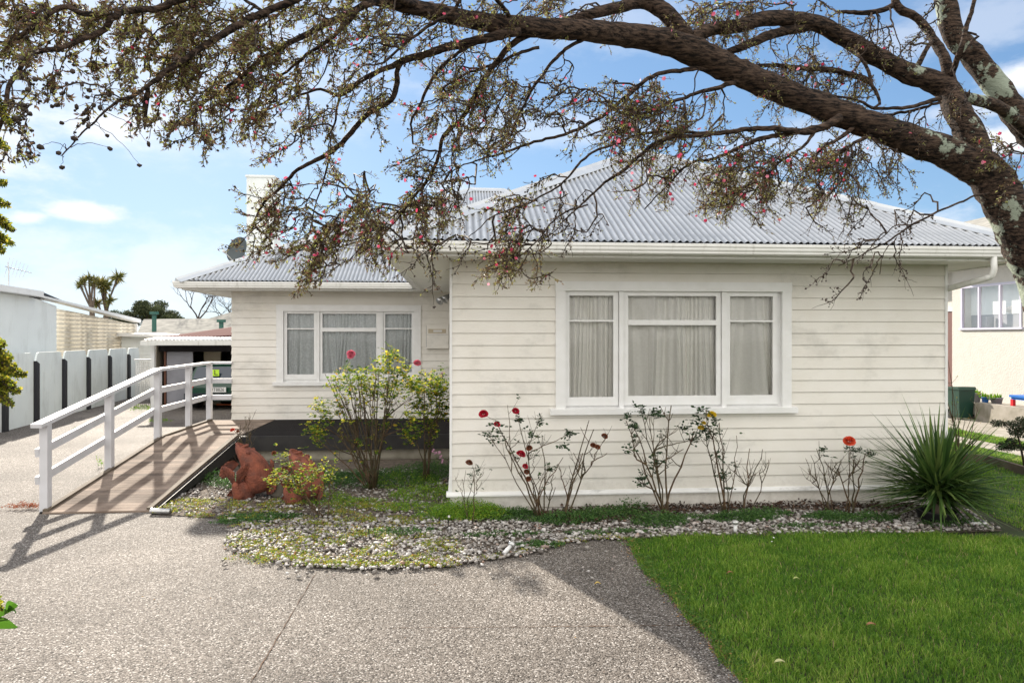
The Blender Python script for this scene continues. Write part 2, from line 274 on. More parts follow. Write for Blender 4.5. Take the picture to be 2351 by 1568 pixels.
M['fleaf'] = mat('tea_tree_leaf', (.04, .05, .02), .5, trans=.45, rnd=[(0, (.09, .045, .03)), (.35, (.18, .11, .066)), (.7, (.22, .19, .075)), (.92, (.34, .38, .10)), (1, (.5, .5, .16))])
M['capsule'] = mat('seed_capsule', (.035, .025, .02), .8, (.06, .045, .035), 60)
M['blossom'] = mat('tea_tree_blossom', (.6, .05, .12), .5, trans=.35, rnd=[(0, (.45, .02, .06)), (.6, (.75, .08, .18)), (1, (.85, .35, .45))])
def bark_extra(t, mpn, cur, p):
    g = N(t, 'ShaderNodeNewGeometry'); v = N(t, 'ShaderNodeTexVoronoi'); v.inputs['Scale'].default_value = 9; mp2 = N(t, 'ShaderNodeMapping'); mp2.inputs['Rotation'].default_value = (0, math.radians(24), 0); mp2.inputs['Scale'].default_value = (2.2, 7, 11)
    nn = N(t, 'ShaderNodeTexNoise'); nn.inputs['Scale'].default_value = 9; nn.inputs['Detail'].default_value = 8; nn.inputs['Roughness'].default_value = .7
    t.links.new(g.outputs['Position'], mp2.inputs[0]); t.links.new(mp2.outputs[0], nn.inputs['Vector'])
    r = N(t, 'ShaderNodeMapRange'); r.inputs[1].default_value = .42; r.inputs[2].default_value = .66; t.links.new(nn.outputs[0], r.inputs[0])
    c = N(t, 'ShaderNodeMix', data_type='RGBA'); t.links.new(r.outputs[0], c.inputs[0]); c.inputs[6].default_value = (.006, .004, .0035, 1); c.inputs[7].default_value = (.125, .083, .06, 1)
    # grey-green lichen on the trunk and the heavy limbs near it
    ln = N(t, 'ShaderNodeTexNoise'); ln.inputs['Scale'].default_value = 6; ln.inputs['Detail'].default_value = 10; ln.inputs['Roughness'].default_value = .7; t.links.new(g.outputs['Position'], ln.inputs['Vector'])
    sx = N(t, 'ShaderNodeSeparateXYZ'); t.links.new(g.outputs['Position'], sx.inputs[0])
    ra = N(t, 'ShaderNodeMapRange'); ra.inputs[1].default_value = 1.3; ra.inputs[2].default_value = 2.5; ra.inputs[3].default_value = -.22; ra.inputs[4].default_value = .01; t.links.new(sx.outputs[0], ra.inputs[0])
    ad = N(t, 'ShaderNodeMath', operation='ADD'); t.links.new(ln.outputs[0], ad.inputs[0]); t.links.new(ra.outputs[0], ad.inputs[1])
    st = N(t, 'ShaderNodeMapRange'); st.inputs[1].default_value = .54; st.inputs[2].default_value = .565; t.links.new(ad.outputs[0], st.inputs[0])
    l2 = N(t, 'ShaderNodeMix', data_type='RGBA'); t.links.new(nn.outputs[0], l2.inputs[0]); l2.inputs[6].default_value = (.20, .25, .19, 1); l2.inputs[7].default_value = (.42, .46, .38, 1)
    fm = N(t, 'ShaderNodeMix', data_type='RGBA'); t.links.new(st.outputs[0], fm.inputs[0]); t.links.new(c.outputs[2], fm.inputs[6]); t.links.new(l2.outputs[2], fm.inputs[7])
    b = N(t, 'ShaderNodeBump'); b.inputs['Strength'].default_value = 1; b.inputs['Distance'].default_value = .012; t.links.new(nn.outputs[0], b.inputs['Height']); t.links.new(b.outputs[0], p.inputs['Normal'])
    return fm.outputs[2]
M['bark'] = mat('rough_bark', (.1, .07, .05), .85, extra=bark_extra, spec=.2)
M['twig'] = mat('twig_bark', (.075, .052, .038), .8, (.03, .022, .018), 30, spec=.2)
M['conifer'] = mat('conifer_frond', (.1, .14, .02), .5, trans=.5, rnd=[(0, (.08, .12, .014)), (.5, (.28, .34, .03)), (1, (.60, .48, .05))])
M['leaf_plain'] = mat('broad_leaf', (.08, .2, .02), .35, trans=.5)
M['white_wall'] = mat('neighbour_render', (.80, .84, .84), .7, (.77, .81, .81), 2, bump=.1, bscale=30, extra=dirt(.52, .8, (.45, .46, .44), (1.5, 1.5, .5), .5))
M['paling'] = mat('paling_paint', (.78, .84, .83), .6, (.74, .80, .80), 2, bump=.1, extra=dirt(.5, .8, (.38, .41, .38), (2.5, 2.5, .8), .55))
M['charcoal'] = mat('charcoal_paint', (.02, .02, .025), .6)
M['plastic_sheet'] = mat('ribbed_sheet', (.82, .77, .66), .4, (.52, .47, .38), 1.4, trans=.35, stretch=(1, 2.5, .3))
M['stucco'] = mat('stucco', (.56, .54, .50), .85, (.52, .50, .465), 5, bump=.5, bscale=24, dist=.02)
M['aluminium'] = mat('lilac_frame', (.55, .54, .66), .4)
M['concrete'] = mat('old_concrete', (.36, .33, .29), .85, (.24, .22, .18), 2.5, bump=.4, extra=dirt(.5, .75, (.12, .11, .07), (2, 2, 2), .6))
M['far_roof'] = mat('old_sheet_roof', (.34, .33, .30), .95, (.22, .215, .2), 3, spec=.03, extra=dirt(.5, .7, (.22, .21, .2), (2, 2, 2), .5))
M['maroon'] = mat('maroon_metal', (.075, .012, .012), .9, spec=.05)
M['green_pipe'] = mat('green_pipe', (.03, .11, .09), .5)
M['carport_roof'] = mat('clear_corrugate', (.7, .7, .7), .35, trans=.3)
M['cream_ply'] = mat('cream_panel', (.50, .43, .32), .7)
M['grey_door'] = mat('grey_door', (.33, .33, .37), .6, (.28, .28, .31), 3)
M['car_green'] = mat('car_paint', (.008, .05, .03), .15, spec=.6)
M['car_glass'] = mat('car_glass', (.02, .035, .06), .08, spec=.8)
M['tail'] = mat('tail_lamp', (.5, .01, .01), .2)
M['plate'] = mat('plate_white', (.75, .75, .75), .4); M['ink'] = mat('black_ink', (.01, .01, .01), .5); M['lime'] = mat('lime_plate', (.55, .85, .05), .5)
M['dish'] = mat('dish_grey', (.055, .07, .075), .5); M['pale_plastic'] = mat('pale_plastic', (.6, .6, .58), .45)
M['bin'] = mat('green_bin', (.015, .05, .035), .45); M['blue'] = mat('blue_plastic', (.02, .14, .5), .4); M['red_pl'] = mat('red_plastic', (.65, .02, .03), .4)
M['pine'] = mat('far_foliage', (.04, .06, .02), .7, trans=.2, rnd=[(0, (.02, .03, .012)), (.6, (.06, .08, .03)), (1, (.12, .13, .05))])
M['cord'] = mat('cabbage_leaf', (.1, .12, .03), .5, trans=.35, rnd=[(0, (.07, .08, .03)), (.6, (.16, .17, .04)), (1, (.30, .24, .08))])
M['cord_trunk'] = mat('cabbage_trunk', (.15, .115, .09), .9, (.09, .07, .055), 9, bump=.5)
M['bare'] = mat('bare_branch', (.05, .036, .03), .9)
M['hedge'] = mat('dark_shrub', (.02, .04, .015), .5, trans=.2, rnd=[(0, (.012, .022, .01)), (.7, (.03, .055, .02)), (1, (.09, .05, .03))])
M['chip'] = mat('orange_box', (.6, .12, .03), .6)
def glass_mat(name, tint=(1, 1, 1), refl=.10, mul=1.2):
    m = bpy.data.materials.new(name); m.use_nodes = True; t = m.node_tree; t.nodes.clear()
    o = N(t, 'ShaderNodeOutputMaterial'); g = N(t, 'ShaderNodeBsdfGlossy'); g.inputs['Roughness'].default_value = .015; tr = N(t, 'ShaderNodeBsdfTransparent'); tr.inputs[0].default_value = (*tint, 1)
    lw = N(t, 'ShaderNodeFresnel'); lw.inputs[0].default_value = 1.52; ad = N(t, 'ShaderNodeMath', operation='MULTIPLY_ADD'); ad.inputs[1].default_value = mul; ad.inputs[2].default_value = refl - .05; t.links.new(lw.outputs[0], ad.inputs[0])
    n = N(t, 'ShaderNodeTexNoise'); n.inputs['Scale'].default_value = 2.2; tcn = N(t, 'ShaderNodeTexCoord'); t.links.new(tcn.outputs['Object'], n.inputs['Vector'])
    b = N(t, 'ShaderNodeBump'); b.inputs['Strength'].default_value = .12; b.inputs['Distance'].default_value = .01; t.links.new(n.outputs[0], b.inputs['Height']); t.links.new(b.outputs[0], g.inputs['Normal'])
    mx = N(t, 'ShaderNodeMixShader'); t.links.new(ad.outputs[0], mx.inputs[0]); t.links.new(tr.outputs[0], mx.inputs[1]); t.links.new(g.outputs[0], mx.inputs[2]); t.links.new(mx.outputs[0], o.inputs[0]); return m
M['glass'] = glass_mat('window_glass', refl=.02)
def curtain_mat(name, c1, c2, open_):
    m = bpy.data.materials.new(name); m.use_nodes = True; t = m.node_tree; p = t.nodes['Principled BSDF']; p.inputs['Roughness'].default_value = .9
    c = N(t, 'ShaderNodeTexCoord'); n = N(t, 'ShaderNodeTexNoise'); n.inputs['Scale'].default_value = 30; n.inputs['Detail'].default_value = 5; t.links.new(c.outputs['Object'], n.inputs['Vector'])
    v = N(t, 'ShaderNodeTexVoronoi'); v.inputs['Scale'].default_value = 26; t.links.new(c.outputs['Object'], v.inputs['Vector'])
    mx = N(t, 'ShaderNodeMix', data_type='RGBA'); t.links.new(n.outputs[0], mx.inputs[0]); mx.inputs[6].default_value = (*c1, 1); mx.inputs[7].default_value = (*c2, 1); t.links.new(mx.outputs[2], p.inputs['Base Color'])
    r = N(t, 'ShaderNodeMapRange'); t.links.new(v.outputs['Distance'], r.inputs[0]); r.inputs[1].default_value = .25; r.inputs[2].default_value = .6; r.inputs[3].default_value = 1 - open_ * .6; r.inputs[4].default_value = 1 - open_; t.links.new(r.outputs[0], p.inputs['Alpha']); return m
M['dull_glass'] = glass_mat('dull_window_glass', refl=.05, mul=.25); M['curtain'] = curtain_mat('net_curtain', (.95, .94, .89), (.86, .85, .79), .05); M['lace'] = curtain_mat('lace_curtain', (.90, .94, .94), (.62, .68, .70), .26)
# ---------------------------------------------------------------- ground
def sheet(name, pts, z, m, uv=False):
    b = MB(); b.add([(x, y, z) for x, y in pts], [tuple(range(len(pts)))], .5); return b.build(name, m)
kind(sheet('ground', [(-700, -300), (700, -300), (700, 900), (-700, 900)], -.06, M['earth']))
g_ = lambda l: [tuple(onZ(x, y).xy) for x, y in l]
lawn_edge = g_([(1439, 1238), (1461, 1274), (1491, 1316), (1530, 1352), (1560, 1385), (1590, 1424), (1631, 1462), (1664, 1507), (1713, 1568)])
kind(sheet('driveway', [(-16, -8), (lawn_edge[-1][0] + .9, -8)] + lawn_edge[::-1] + [(lawn_edge[0][0], 9), (-1, 30), (-16, 30)], -.004, M['aggregate']))
kind(sheet('lawn_soil', lawn_edge + [(lawn_edge[-1][0] + .9, -8), (9.6, -8), (9.6, 40), (6, 40), (6, 8.6), (2, 8.6)], -.012, M['lawn']))
bed = g_([(345, 1180), (428, 1185), (505, 1189), (557, 1204), (538, 1216), (530, 1238), (540, 1256), (584, 1276), (661, 1295), (729, 1303), (839, 1307), (948, 1305), (1041, 1299), (1116, 1286), (1198, 1276), (1239, 1265), (1280, 1250), (1362, 1238), (1439, 1238),
          (1592, 1231), (1800, 1228), (1996, 1225), (2125, 1225), (2302, 1219), (2270, 1200)]) + [(6.1, 8.2), (-.1, 8.2), (-.1, 11.8), (-3.6, 11.8)]
kind(sheet('garden_soil', bed, .004, M['soil']))
def joint(p, q, wd, nm='pavement_joint'):
    a, b = onZ(*p), onZ(*q); d = (b - a).normalized(); s_ = Vector((-d.y, d.x, 0)); n = 40; V = []; 
    for i in range(n + 1):
        c = a.lerp(b, i / n) + s_ * random.uniform(-.004, .004); ww = wd * random.uniform(.15, 1); V += [(c.x + s_.x * ww, c.y + s_.y * ww, .0004), (c.x - s_.x * ww, c.y - s_.y * ww, .0004)]
    m = MB(); m.add(V, [(2 * i, 2 * i + 1, 2 * i + 3, 2 * i + 2) for i in range(n)]); return m.build(nm, M['joint'])
kind(joint((727, 1312), (575, 1568), .0055)); kind(joint((1240, 1438), (1600, 1434), .0065)); kind(joint((900, 1441), (1240, 1438), .004)); kind(joint((-40, 1178), (95, 1174), .004))
# ---------------------------------------------------------------- the house
FY, BY = 8.02, 13.75; FX0, FX1 = -.08, 5.98; BX0 = -4.386; GL, GF, GR = -.85, 7.28, 6.75; GB, GBL = 13.0, -5.21
ZS = 2.92; BH = .1422; ZL = .376; PITCH = .533
house = thing('weatherboard_house', 'low cream weatherboard house under grey corrugated hip roofs, with two white framed windows', 'house', (FX0, FY, 0))
def profile(z0, z1, phase=ZL):
    pts = []; k = math.floor((z0 - phase) / BH) ; z = z0
    while z < z1 - 1e-4:
        zt = min(phase + (k + 1) * BH, z1); zb = phase + k * BH
        off = lambda q: .020 - .014 * (q - zb) / BH
        pts += [(z, off(z)), (zt - (.0035 if zt < z1 else 0), off(zt))]
        if zt < z1: pts += [(zt - .0035, -.004), (zt, -.004)]
        z = zt; k += 1
    return pts
def clad(b, p, q, z0, z1, phase=ZL):                    # outward is to the right of p -> q
    p, q = Vector(p), Vector(q); d = (q - p).normalized(); o = Vector((d.y, -d.x)); pr = profile(z0, z1, phase); n = len(pr)
    V = [(e.x + o.x * t, e.y + o.y * t, z) for e in (p, q) for (z, t) in pr] + [(e.x - o.x * .1, e.y - o.y * .1, z) for e in (p, q) for z in (z0, z1)]
    F_ = [(i, n + i, n + i + 1, i + 1) for i in range(n - 1)] + [tuple(range(n - 1, -1, -1)) + (2 * n, 2 * n + 1), tuple(range(n, 2 * n)) + (2 * n + 3, 2 * n + 2)]
    b.add(V, F_, .5)
def wx(px, Y): return onY(px, HY, Y).x
def wz(py, px, Y): return onY(px, py, Y).z
# front block wall around its window
W1 = dict(l=wx(1275, FY), r=wx(1814, FY), t=2.69, b=1.16)
b = MB()
clad(b, (FX0, FY), (W1['l'] + .02, FY), .235, ZS); clad(b, (W1['r'] - .02, FY), (FX1, FY), .235, ZS)
clad(b, (W1['l'] + .02, FY), (W1['r'] - .02, FY), .235, W1['b'] + .01); clad(b, (W1['l'] + .02, FY), (W1['r'] - .02, FY), W1['t'] - .02, ZS)
clad(b, (FX0, BY), (FX0, FY), .235, ZS); clad(b, (FX1, FY), (FX1, 24), .235, ZS)
b.build('wall', M['board'], house)
b = MB()                                                # skirting below the water table
b.box(FX0, FX1, FY - .012, FY + .08, .040, .185, .5); b.box(FX0 - .01, FX1, FY - .018, FY + .08, -.08, .030, .5); b.box(FX0 + .01, FX1 - .01, FY + .012, FY + .07, .03, .04, .5)
b.box(FX0 - .012, FX0 + .05, FY + .082, 11.5, -.08, .185, .5); b.build('skirting', M['board'], house)
b = MB(); b.prism([(-.055, .185), (-.055, .200), (-.03, .235), (.05, .235), (.05, .185)], FX0 - .055, FX1 + .05, lambda a, z, h: (h, FY + a, z)); b.build('water_table', M['trim_dirty'], house)
b = MB(); b.prism([(FX0 - .035, .235), (FX0 + .012, .235), (FX0 + .012, ZS - .002), (FX0 - .018, ZS - .002), (FX0 - .018, .6), (FX0 - .024, .4)], FY - .027, FY + .03, lambda a, z, h: (a, h, z))
b.build('corner_board', M['trim'], house); b = MB(); b.box(FX1 - .004, FX1 + .028, FY - .027, FY + .03, .235, ZS - .002); b.build('corner_board', M['trim'], house)
# back block
W2 = dict(l=wx(635.5, BY), r=wx(966.4, BY), t=wz(700.5, 800, BY), b=wz(876, 800, BY)); ph2 = .42
b = MB()
clad(b, (BX0, BY), (W2['l'] + .02, BY), .42, ZS, ph2); clad(b, (W2['r'] - .02, BY), (FX0 + .02, BY), .42, ZS, ph2)
clad(b, (W2['l'] + .02, BY), (W2['r'] - .02, BY), .42, W2['b'], ph2); clad(b, (W2['l'] + .02, BY), (W2['r'] - .02, BY), W2['t'] - .02, ZS, ph2)
clad(b, (BX0, 24), (BX0, BY), .1, ZS, ph2); b.box(BX0 + .1, FX1 - .1, 23.9, 24, 0, ZS, .5); b.box(BX0 + .01, FX0, BY, BY + .06, -.05, .42, .5)
b.build('wall', M['board'], house)
# windows
def window(W, Y, cols, top, bot, glass_top, transom, glass_bot, sillpx, cur_m, fine, T0=.055):
    """cols: list of (sash_left, glass_left, glass_right, sash_right) in sight-line columns"""
    wn = MB(); l, r, t, bo = W['l'], W['r'], W['t'], W['b']; cw = abs(wx(cols[0][0], Y) - l); fo = Y - .042
    wn.box(l, l + cw, fo, Y + .05, bo, t - cw * .95); wn.box(r - cw, r, fo, Y + .05, bo, t - cw * .95); wn.box(l - .004, r + .004, fo - .004, Y + .05, t - cw * .95, t)
    for i in range(len(cols) - 1):
        a, c = wx(cols[i][3], Y), wx(cols[i + 1][0], Y); wn.box(a + .002, c - .002, Y - .022, Y + .05, bo, t - cw * .95 - .002)
    wn.box(wx(cols[-1][3], Y) + .001, r - cw + .001, Y + .02, Y + .05, bo, t - cw); wn.box(l + cw - .001, wx(cols[0][0], Y) + .003, Y + .02, Y + .05, bo, t - cw); wn.box(l + cw, r - cw, Y + .028, Y + .051, bo, bot + .004); wn.box(l + cw, r - cw, Y + .028, Y + .051, top - .004, t - cw * .9)
    f = wn.build('window', M['trim'], house)
    s = MB(); sl_, sr_ = wx(sillpx[0], Y), wx(sillpx[1], Y); s.prism([(-.075, sillpx[2]), (-.075, sillpx[3] - .012), (.04, sillpx[3] + .012), (.04, sillpx[2])], sl_, sr_, lambda a, z, h: (h, Y + a, z)); s.build('sill', M['trim'], f)
    for i, (a, g0, g1, d) in enumerate(cols):
        a, g0, g1, d = [wx(q, Y) for q in (a, g0, g1, d)]; e = .004; y0, y1 = Y + .0, Y + .045; sh = MB()
        z0, z1 = bot, top
        sh.box(a + e, g0, y0, y1, z0 + e, z1 - e); sh.box(g1, d - e, y0, y1, z0 + e, z1 - e)
        tr = transom[i]
        sh.box(g0, g1, y0, y1, glass_top[i], z1 - e); sh.box(g0, g1, y0, y1, z0 + e, glass_bot[i]); sh.box(g0, g1, y0 - (.012 if tr[1] - tr[0] > .03 else 0), y1, tr[0], tr[1])
        sh.build('sash', M['trim'], f)
        for (q0, q1) in ((glass_bot[i], tr[0]), (tr[1], glass_top[i])):
            p = MB(); p.add([(g0, Y + .02, q0), (g1, Y + .02, q0), (g1, Y + .02, q1), (g0, Y + .02, q1)], [(0, 1, 2, 3)]); p.build('pane', M['glass'], f)
    # net curtain with gathered folds
    nx, nzz = 520, 26; x0, x1 = l + .02, r - .02; V = np.zeros((nzz, nx, 3)); xs = np.linspace(x0, x1, nx); zs = np.linspace(bot + .01, top - .015, nzz)
    ph = np.cumsum(rng.uniform(.1, 1.0, nx) * (1 + .6 * np.sin(xs * 5))) * fine; big = np.cumsum(rng.uniform(.1, 1.2, nx)) * fine * .22
    for k, z in enumerate(zs):
        u = (z - zs[0]) / (zs[-1] - zs[0]); flare = .09 * (1 - u) ** 1.6
        V[k, :, 0] = xs + 1.3 * flare * np.sin(big * .5 + 1.3) * (.3 + .7 * np.sin(xs * 2.1)); V[k, :, 1] = Y + .085 + .013 * np.sin(ph) + (.014 + .030 * (1 - u)) * np.sin(big); V[k, :, 2] = z
    c = MB(); c.add(V.reshape(-1, 3), [(j * nx + i, j * nx + i + 1, (j + 1) * nx + i + 1, (j + 1) * nx + i) for j in range(nzz - 1) for i in range(nx - 1)], .5); c.build('curtain', cur_m, f, smooth=True)
    rm = MB(); rm.add([(l, Y + .052, bo), (r, Y + .052, bo), (r, Y + .052, t), (l, Y + .052, t), (l, Y + .6, bo), (r, Y + .6, bo), (r, Y + .6, t), (l, Y + .6, t)], [(4, 5, 6, 7), (0, 4, 7, 3), (1, 2, 6, 5), (3, 7, 6, 2), (0, 1, 5, 4)]); rm.build('reveal', M['room'], f)
    return f
fz = lambda y: wz(y, 1500, FY); c6 = lambda v: 1224.5 + v * .2733; d6 = lambda v: fz(551 + v * .2733)
window(W1, FY, [(c6(267), c6(303), c6(672), c6(717)), (c6(757), c6(797), c6(1537), c6(1578)), (c6(1618), c6(1652), c6(2012), c6(2052))], d6(428), d6(1388),
       [d6(470)] * 3, [(d6(687), d6(673)), (d6(715), d6(672)), (d6(687), d6(673))], [d6(1315), d6(1308), d6(1308)], (1262, 1826, 1.125, d6(1405)), M['curtain'], .8)
bz = lambda y: wz(y, 800, BY); c4 = lambda v: 428.6 + v * .2733; d4 = lambda v: bz(551 + v * .2733)
window(W2, BY, [(c4(815), c4(843), c4(1070), c4(1094)), (c4(1118), c4(1140), c4(1592), c4(1634)), (c4(1650), c4(1668), c4(1890), c4(1916))], d4(600), d4(1170),
       [d4(620)] * 3, [(d4(752), d4(741)), (d4(770), d4(738)), (d4(750), d4(739))], [d4(1127), d4(1118), d4(1112)], (628, 970, d4(1220), d4(1188)), M['lace'], .55)
# eaves
def sweep(b, prof, path):
    P = [Vector(p) for p in path]; n = len(P); rings = []
    for i in range(n):
        ds = []
        if i > 0: ds.append((P[i] - P[i - 1]).normalized())
        if i < n - 1: ds.append((P[i + 1] - P[i]).normalized())
        os_ = [Vector((d.y, -d.x)) for d in ds]; o = os_[0] if len(os_) == 1 else (os_[0] + os_[1]) / (1 + os_[0].dot(os_[1]))
        rings += [(P[i].x + o.x * a, P[i].y + o.y * a, z) for a, z in prof]
    k = len(prof); b.add(rings, [(i * k + j, i * k + (j + 1) % k, (i + 1) * k + (j + 1) % k, (i + 1) * k + j) for i in range(n - 1) for j in range(k)] + [tuple(range(k - 1, -1, -1)), tuple((n - 1) * k + j for j in range(k))], .5)
gp = [(-.116, 3.05), (-.116, 2.935), (-.03, 2.935), (-.016, 2.948), (-.016, 2.965), (-.004, 2.985), (-.004, 3.01), (.004, 3.02), (.004, 3.05), (-.004, 3.054), (-.012, 3.045), (-.02, 2.975), (-.108, 2.96), (-.108, 3.05)]
fp = [(-.145, 2.905), (-.118, 2.905), (-.118, 3.05), (-.145, 3.05)]
fpath = [(GL, GB - .02), (GL, GF), (GR, GF), (GR, 24)]; bpath = [(GBL, 24.5), (GBL, GB), (GL - .01, GB)]
for path in (fpath, bpath):
    b = MB(); sweep(b, gp, path); b.build('gutter', M['gutter'], house); b = MB(); sweep(b, fp, path); b.build('fascia', M['gutter'], house)
b = MB()
def soff(x0, x1, y0, y1, along):                        # tongue and groove lining
    st = .135; lo, hi = (x0, x1) if along == 'y' else (y0, y1); k = lo
    while k < hi - 1e-4:
        e = min(k + st - .006, hi)
        if along == 'y': b.box(k, e, y0, y1, ZS, ZS + .02, .5)
        else: b.box(x0, x1, k, e, ZS, ZS + .02, .5)
        k += st
soff(GL + .146, GR - .146, GF + .146, FY + .1, 'x'); soff(GL + .146, FX0 + .05, FY + .101, BY + .05, 'x'); soff(GBL + .146, GL + .14, GB + .146, BY + .05, 'x'); soff(GBL + .146, BX0 + .05, BY + .051, 24, 'y'); soff(FX1 - .05, GR - .146, FY + .101, 20, 'x')
b.build('soffit', M['soffit'], house)
# corrugated roofs
CP, AMP = .0762, .0125
def corr(b, o, u, v, n, fn, u0, u1):                    # columns run up the slope; fn(u) -> (v0, v1) along the slope
    o, u, v, n = [np.array(q, float) for q in (o, u, v, n)]; k = int((u1 - u0) / (CP / 8)); us = np.linspace(u0, u1, k + 1); V = []; rv = []
    for q in us:
        a, c = fn(q); wv = AMP * math.sin(2 * math.pi * q / CP) + .0015 * math.sin(q * 8.3)
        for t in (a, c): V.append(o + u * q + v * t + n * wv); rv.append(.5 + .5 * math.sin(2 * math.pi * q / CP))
    b.add(V, [(2 * i, 2 * i + 2, 2 * i + 3, 2 * i + 1) for i in range(k)], rv)
cp = 1 / math.sqrt(1 + PITCH ** 2); sp = PITCH * cp; ZE = 3.078
ex0, ex1, ey0 = GL + .05, GR - .05, GF + .05; half = (ex1 - ex0) / 2; zr = ZE + PITCH * half; Wd = ex1 - ex0
by0, bx0_ = GB + .05, GBL + .05; bx1_, by1 = ex1, 24.3; bh = 5.5; zb = ZE + PITCH * bh
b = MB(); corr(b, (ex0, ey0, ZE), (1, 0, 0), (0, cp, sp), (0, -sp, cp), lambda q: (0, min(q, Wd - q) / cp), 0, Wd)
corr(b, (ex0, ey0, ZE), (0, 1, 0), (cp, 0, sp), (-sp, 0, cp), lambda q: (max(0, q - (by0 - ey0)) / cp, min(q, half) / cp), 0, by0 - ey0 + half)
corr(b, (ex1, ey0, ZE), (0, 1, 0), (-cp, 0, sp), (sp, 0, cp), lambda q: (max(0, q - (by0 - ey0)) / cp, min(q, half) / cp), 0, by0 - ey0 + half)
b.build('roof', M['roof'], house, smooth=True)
BW = bx1_ - bx0_
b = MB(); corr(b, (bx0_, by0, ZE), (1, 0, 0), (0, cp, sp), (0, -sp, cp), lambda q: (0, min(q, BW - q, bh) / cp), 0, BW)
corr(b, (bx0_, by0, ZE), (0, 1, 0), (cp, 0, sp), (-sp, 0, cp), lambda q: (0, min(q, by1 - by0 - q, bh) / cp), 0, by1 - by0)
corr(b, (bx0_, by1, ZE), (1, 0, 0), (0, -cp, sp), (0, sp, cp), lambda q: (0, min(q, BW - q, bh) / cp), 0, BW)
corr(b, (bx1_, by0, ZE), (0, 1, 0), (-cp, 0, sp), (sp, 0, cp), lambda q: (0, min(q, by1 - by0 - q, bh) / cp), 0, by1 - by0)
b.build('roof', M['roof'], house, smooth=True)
b = MB()
def cap(p, q, n1, n2, wd=.17):
    p, q, n1, n2 = [Vector(t) for t in (p, q, n1, n2)]; d = (q - p).normalized(); w1 = d.cross(n1).normalized(); w2 = n2.cross(d).normalized(); up = (n1 + n2).normalized()
    if w1.z > 0: w1 = -w1
    if w2.z > 0: w2 = -w2
    sec = [w1 * wd + n1 * .008, w1 * wd + n1 * .016, w1 * .035 + n1 * .024, up * .05, w2 * .035 + n2 * .024, w2 * wd + n2 * .016, w2 * wd + n2 * .008]
    nseg = max(1, int((q - p).length / 1.8)); k = len(sec)
    for s_ in range(nseg):
        a = p.lerp(q, s_ / nseg); c = p.lerp(q, (s_ + 1) / nseg + (.012 if s_ < nseg - 1 else 0)); lift = up * (.004 * (s_ % 2)); V = [tuple(e + t + lift) for e in (a, c) for t in sec]
        b.add(V, [(i, i + 1, k + i + 1, k + i) for i in range(k - 1)] + [tuple(range(k)), tuple(range(2 * k - 1, k - 1, -1))])
nF, nL, nR, nB = (0, -sp, cp), (-sp, 0, cp), (sp, 0, cp), (0, sp, cp)
mx_ = ex0 + half; cap((ex0, ey0, ZE), (mx_, ey0 + half, zr), nF, nL); cap((ex1, ey0, ZE), (mx_, ey0 + half, zr), nF, nR); cap((mx_, ey0 + half, zr), (mx_, by0 + half, zr), nL, nR)
cap((bx0_, by0, ZE), (bx0_ + bh, by0 + bh, zb), nF, nL); cap((bx0_ + bh, by0 + bh, zb), (bx1_ - bh, by0 + bh, zb), nF, nB); cap((bx1_, by0, ZE), (bx1_ - bh, by0 + bh, zb), nF, nR)
b.build('ridge_cap', M['ridge'], house, smooth=False)
# chimney
b = MB(); cA = at(566, 560, 19.6); cB = at(628, 560, 19.6); ct = at(566, 402, 19.6).z
b.box(cA.x, cA.x + .76, cA.y, cA.y + .76, 3.4, ct - .06)
zz = ct - .3
chm = b.build('chimney', M['white_wall'], house)
b = MB(); b.box(cA.x - .03, cA.x + .79, cA.y - .03, cA.y + .79, ct - .06, ct)
b.build('chimney_cap', M['white_wall'], chm)
# downpipe and moss
P_ = [onY(2281, 588, GF + .05), onY(2282, 618, GF + .05), onY(2277, 633, GF + .07), onY(2262, 640, GF + .12), onY(2172, 662, FY - .05)]
b = MB(); pp = [P_[0] + Vector((0, 0, .02)), P_[1], P_[2], P_[3], Vector((FX1 + .07, FY + .02, P_[4].z)), Vector((FX1 + .065, FY + .5, P_[4].z - .1)), Vector((FX1 + .065, FY + .55, P_[4].z - .2)), Vector((FX1 + .065, FY + .55, 0))]
cc = catmull([tuple(q) for q in pp[:4]], .02); b.tube(list(cc) + [tuple(q) for q in pp[4:]], .034, 14); b.build('downpipe', M['gutter'], house, smooth=True)
# satellite dish
dc = at(543, 573, 18.6); sdish = thing('satellite_dish', 'dark grey satellite dish beside the white chimney above the left roof', 'satellite dish', tuple(dc))
fx = Vector((-.45, -.85, .28)).normalized(); sx_ = fx.cross(Vector((0, 0, 1))).normalized(); ux = sx_.cross(fx)
b = MB(); n = 28; V = []; R_ = .37
for k in range(7):
    r_ = R_ * k / 6
    for j in range(n):
        a_ = 2 * math.pi * j / n; V.append(tuple(dc + sx_ * r_ * math.cos(a_) * .92 + ux * r_ * math.sin(a_) - fx * (.10 * (1 - (r_ / R_) ** 2))))
V2 = [tuple(Vector(q) - fx * .012) for q in V]; nn_ = len(V)
f_ = [(k * n + j, k * n + (j + 1) % n, (k + 1) * n + (j + 1) % n, (k + 1) * n + j) for k in range(6) for j in range(n)]
b.add(V + V2, f_ + [tuple(nn_ + i for i in reversed(q)) for q in f_] + [(6 * n + j, 6 * n + (j + 1) % n, nn_ + 6 * n + (j + 1) % n, nn_ + 6 * n + j) for j in range(n)]); b.build('reflector', M['dish'], sdish, smooth=True)
b = MB(); lp = dc + fx * .42 - ux * .22; b.tube([dc - ux * R_ * .95, lp], .012, 6); b.tube([lp, lp - fx * .1], .035, 8); b.build('feed_arm', M['pale_plastic'], sdish)
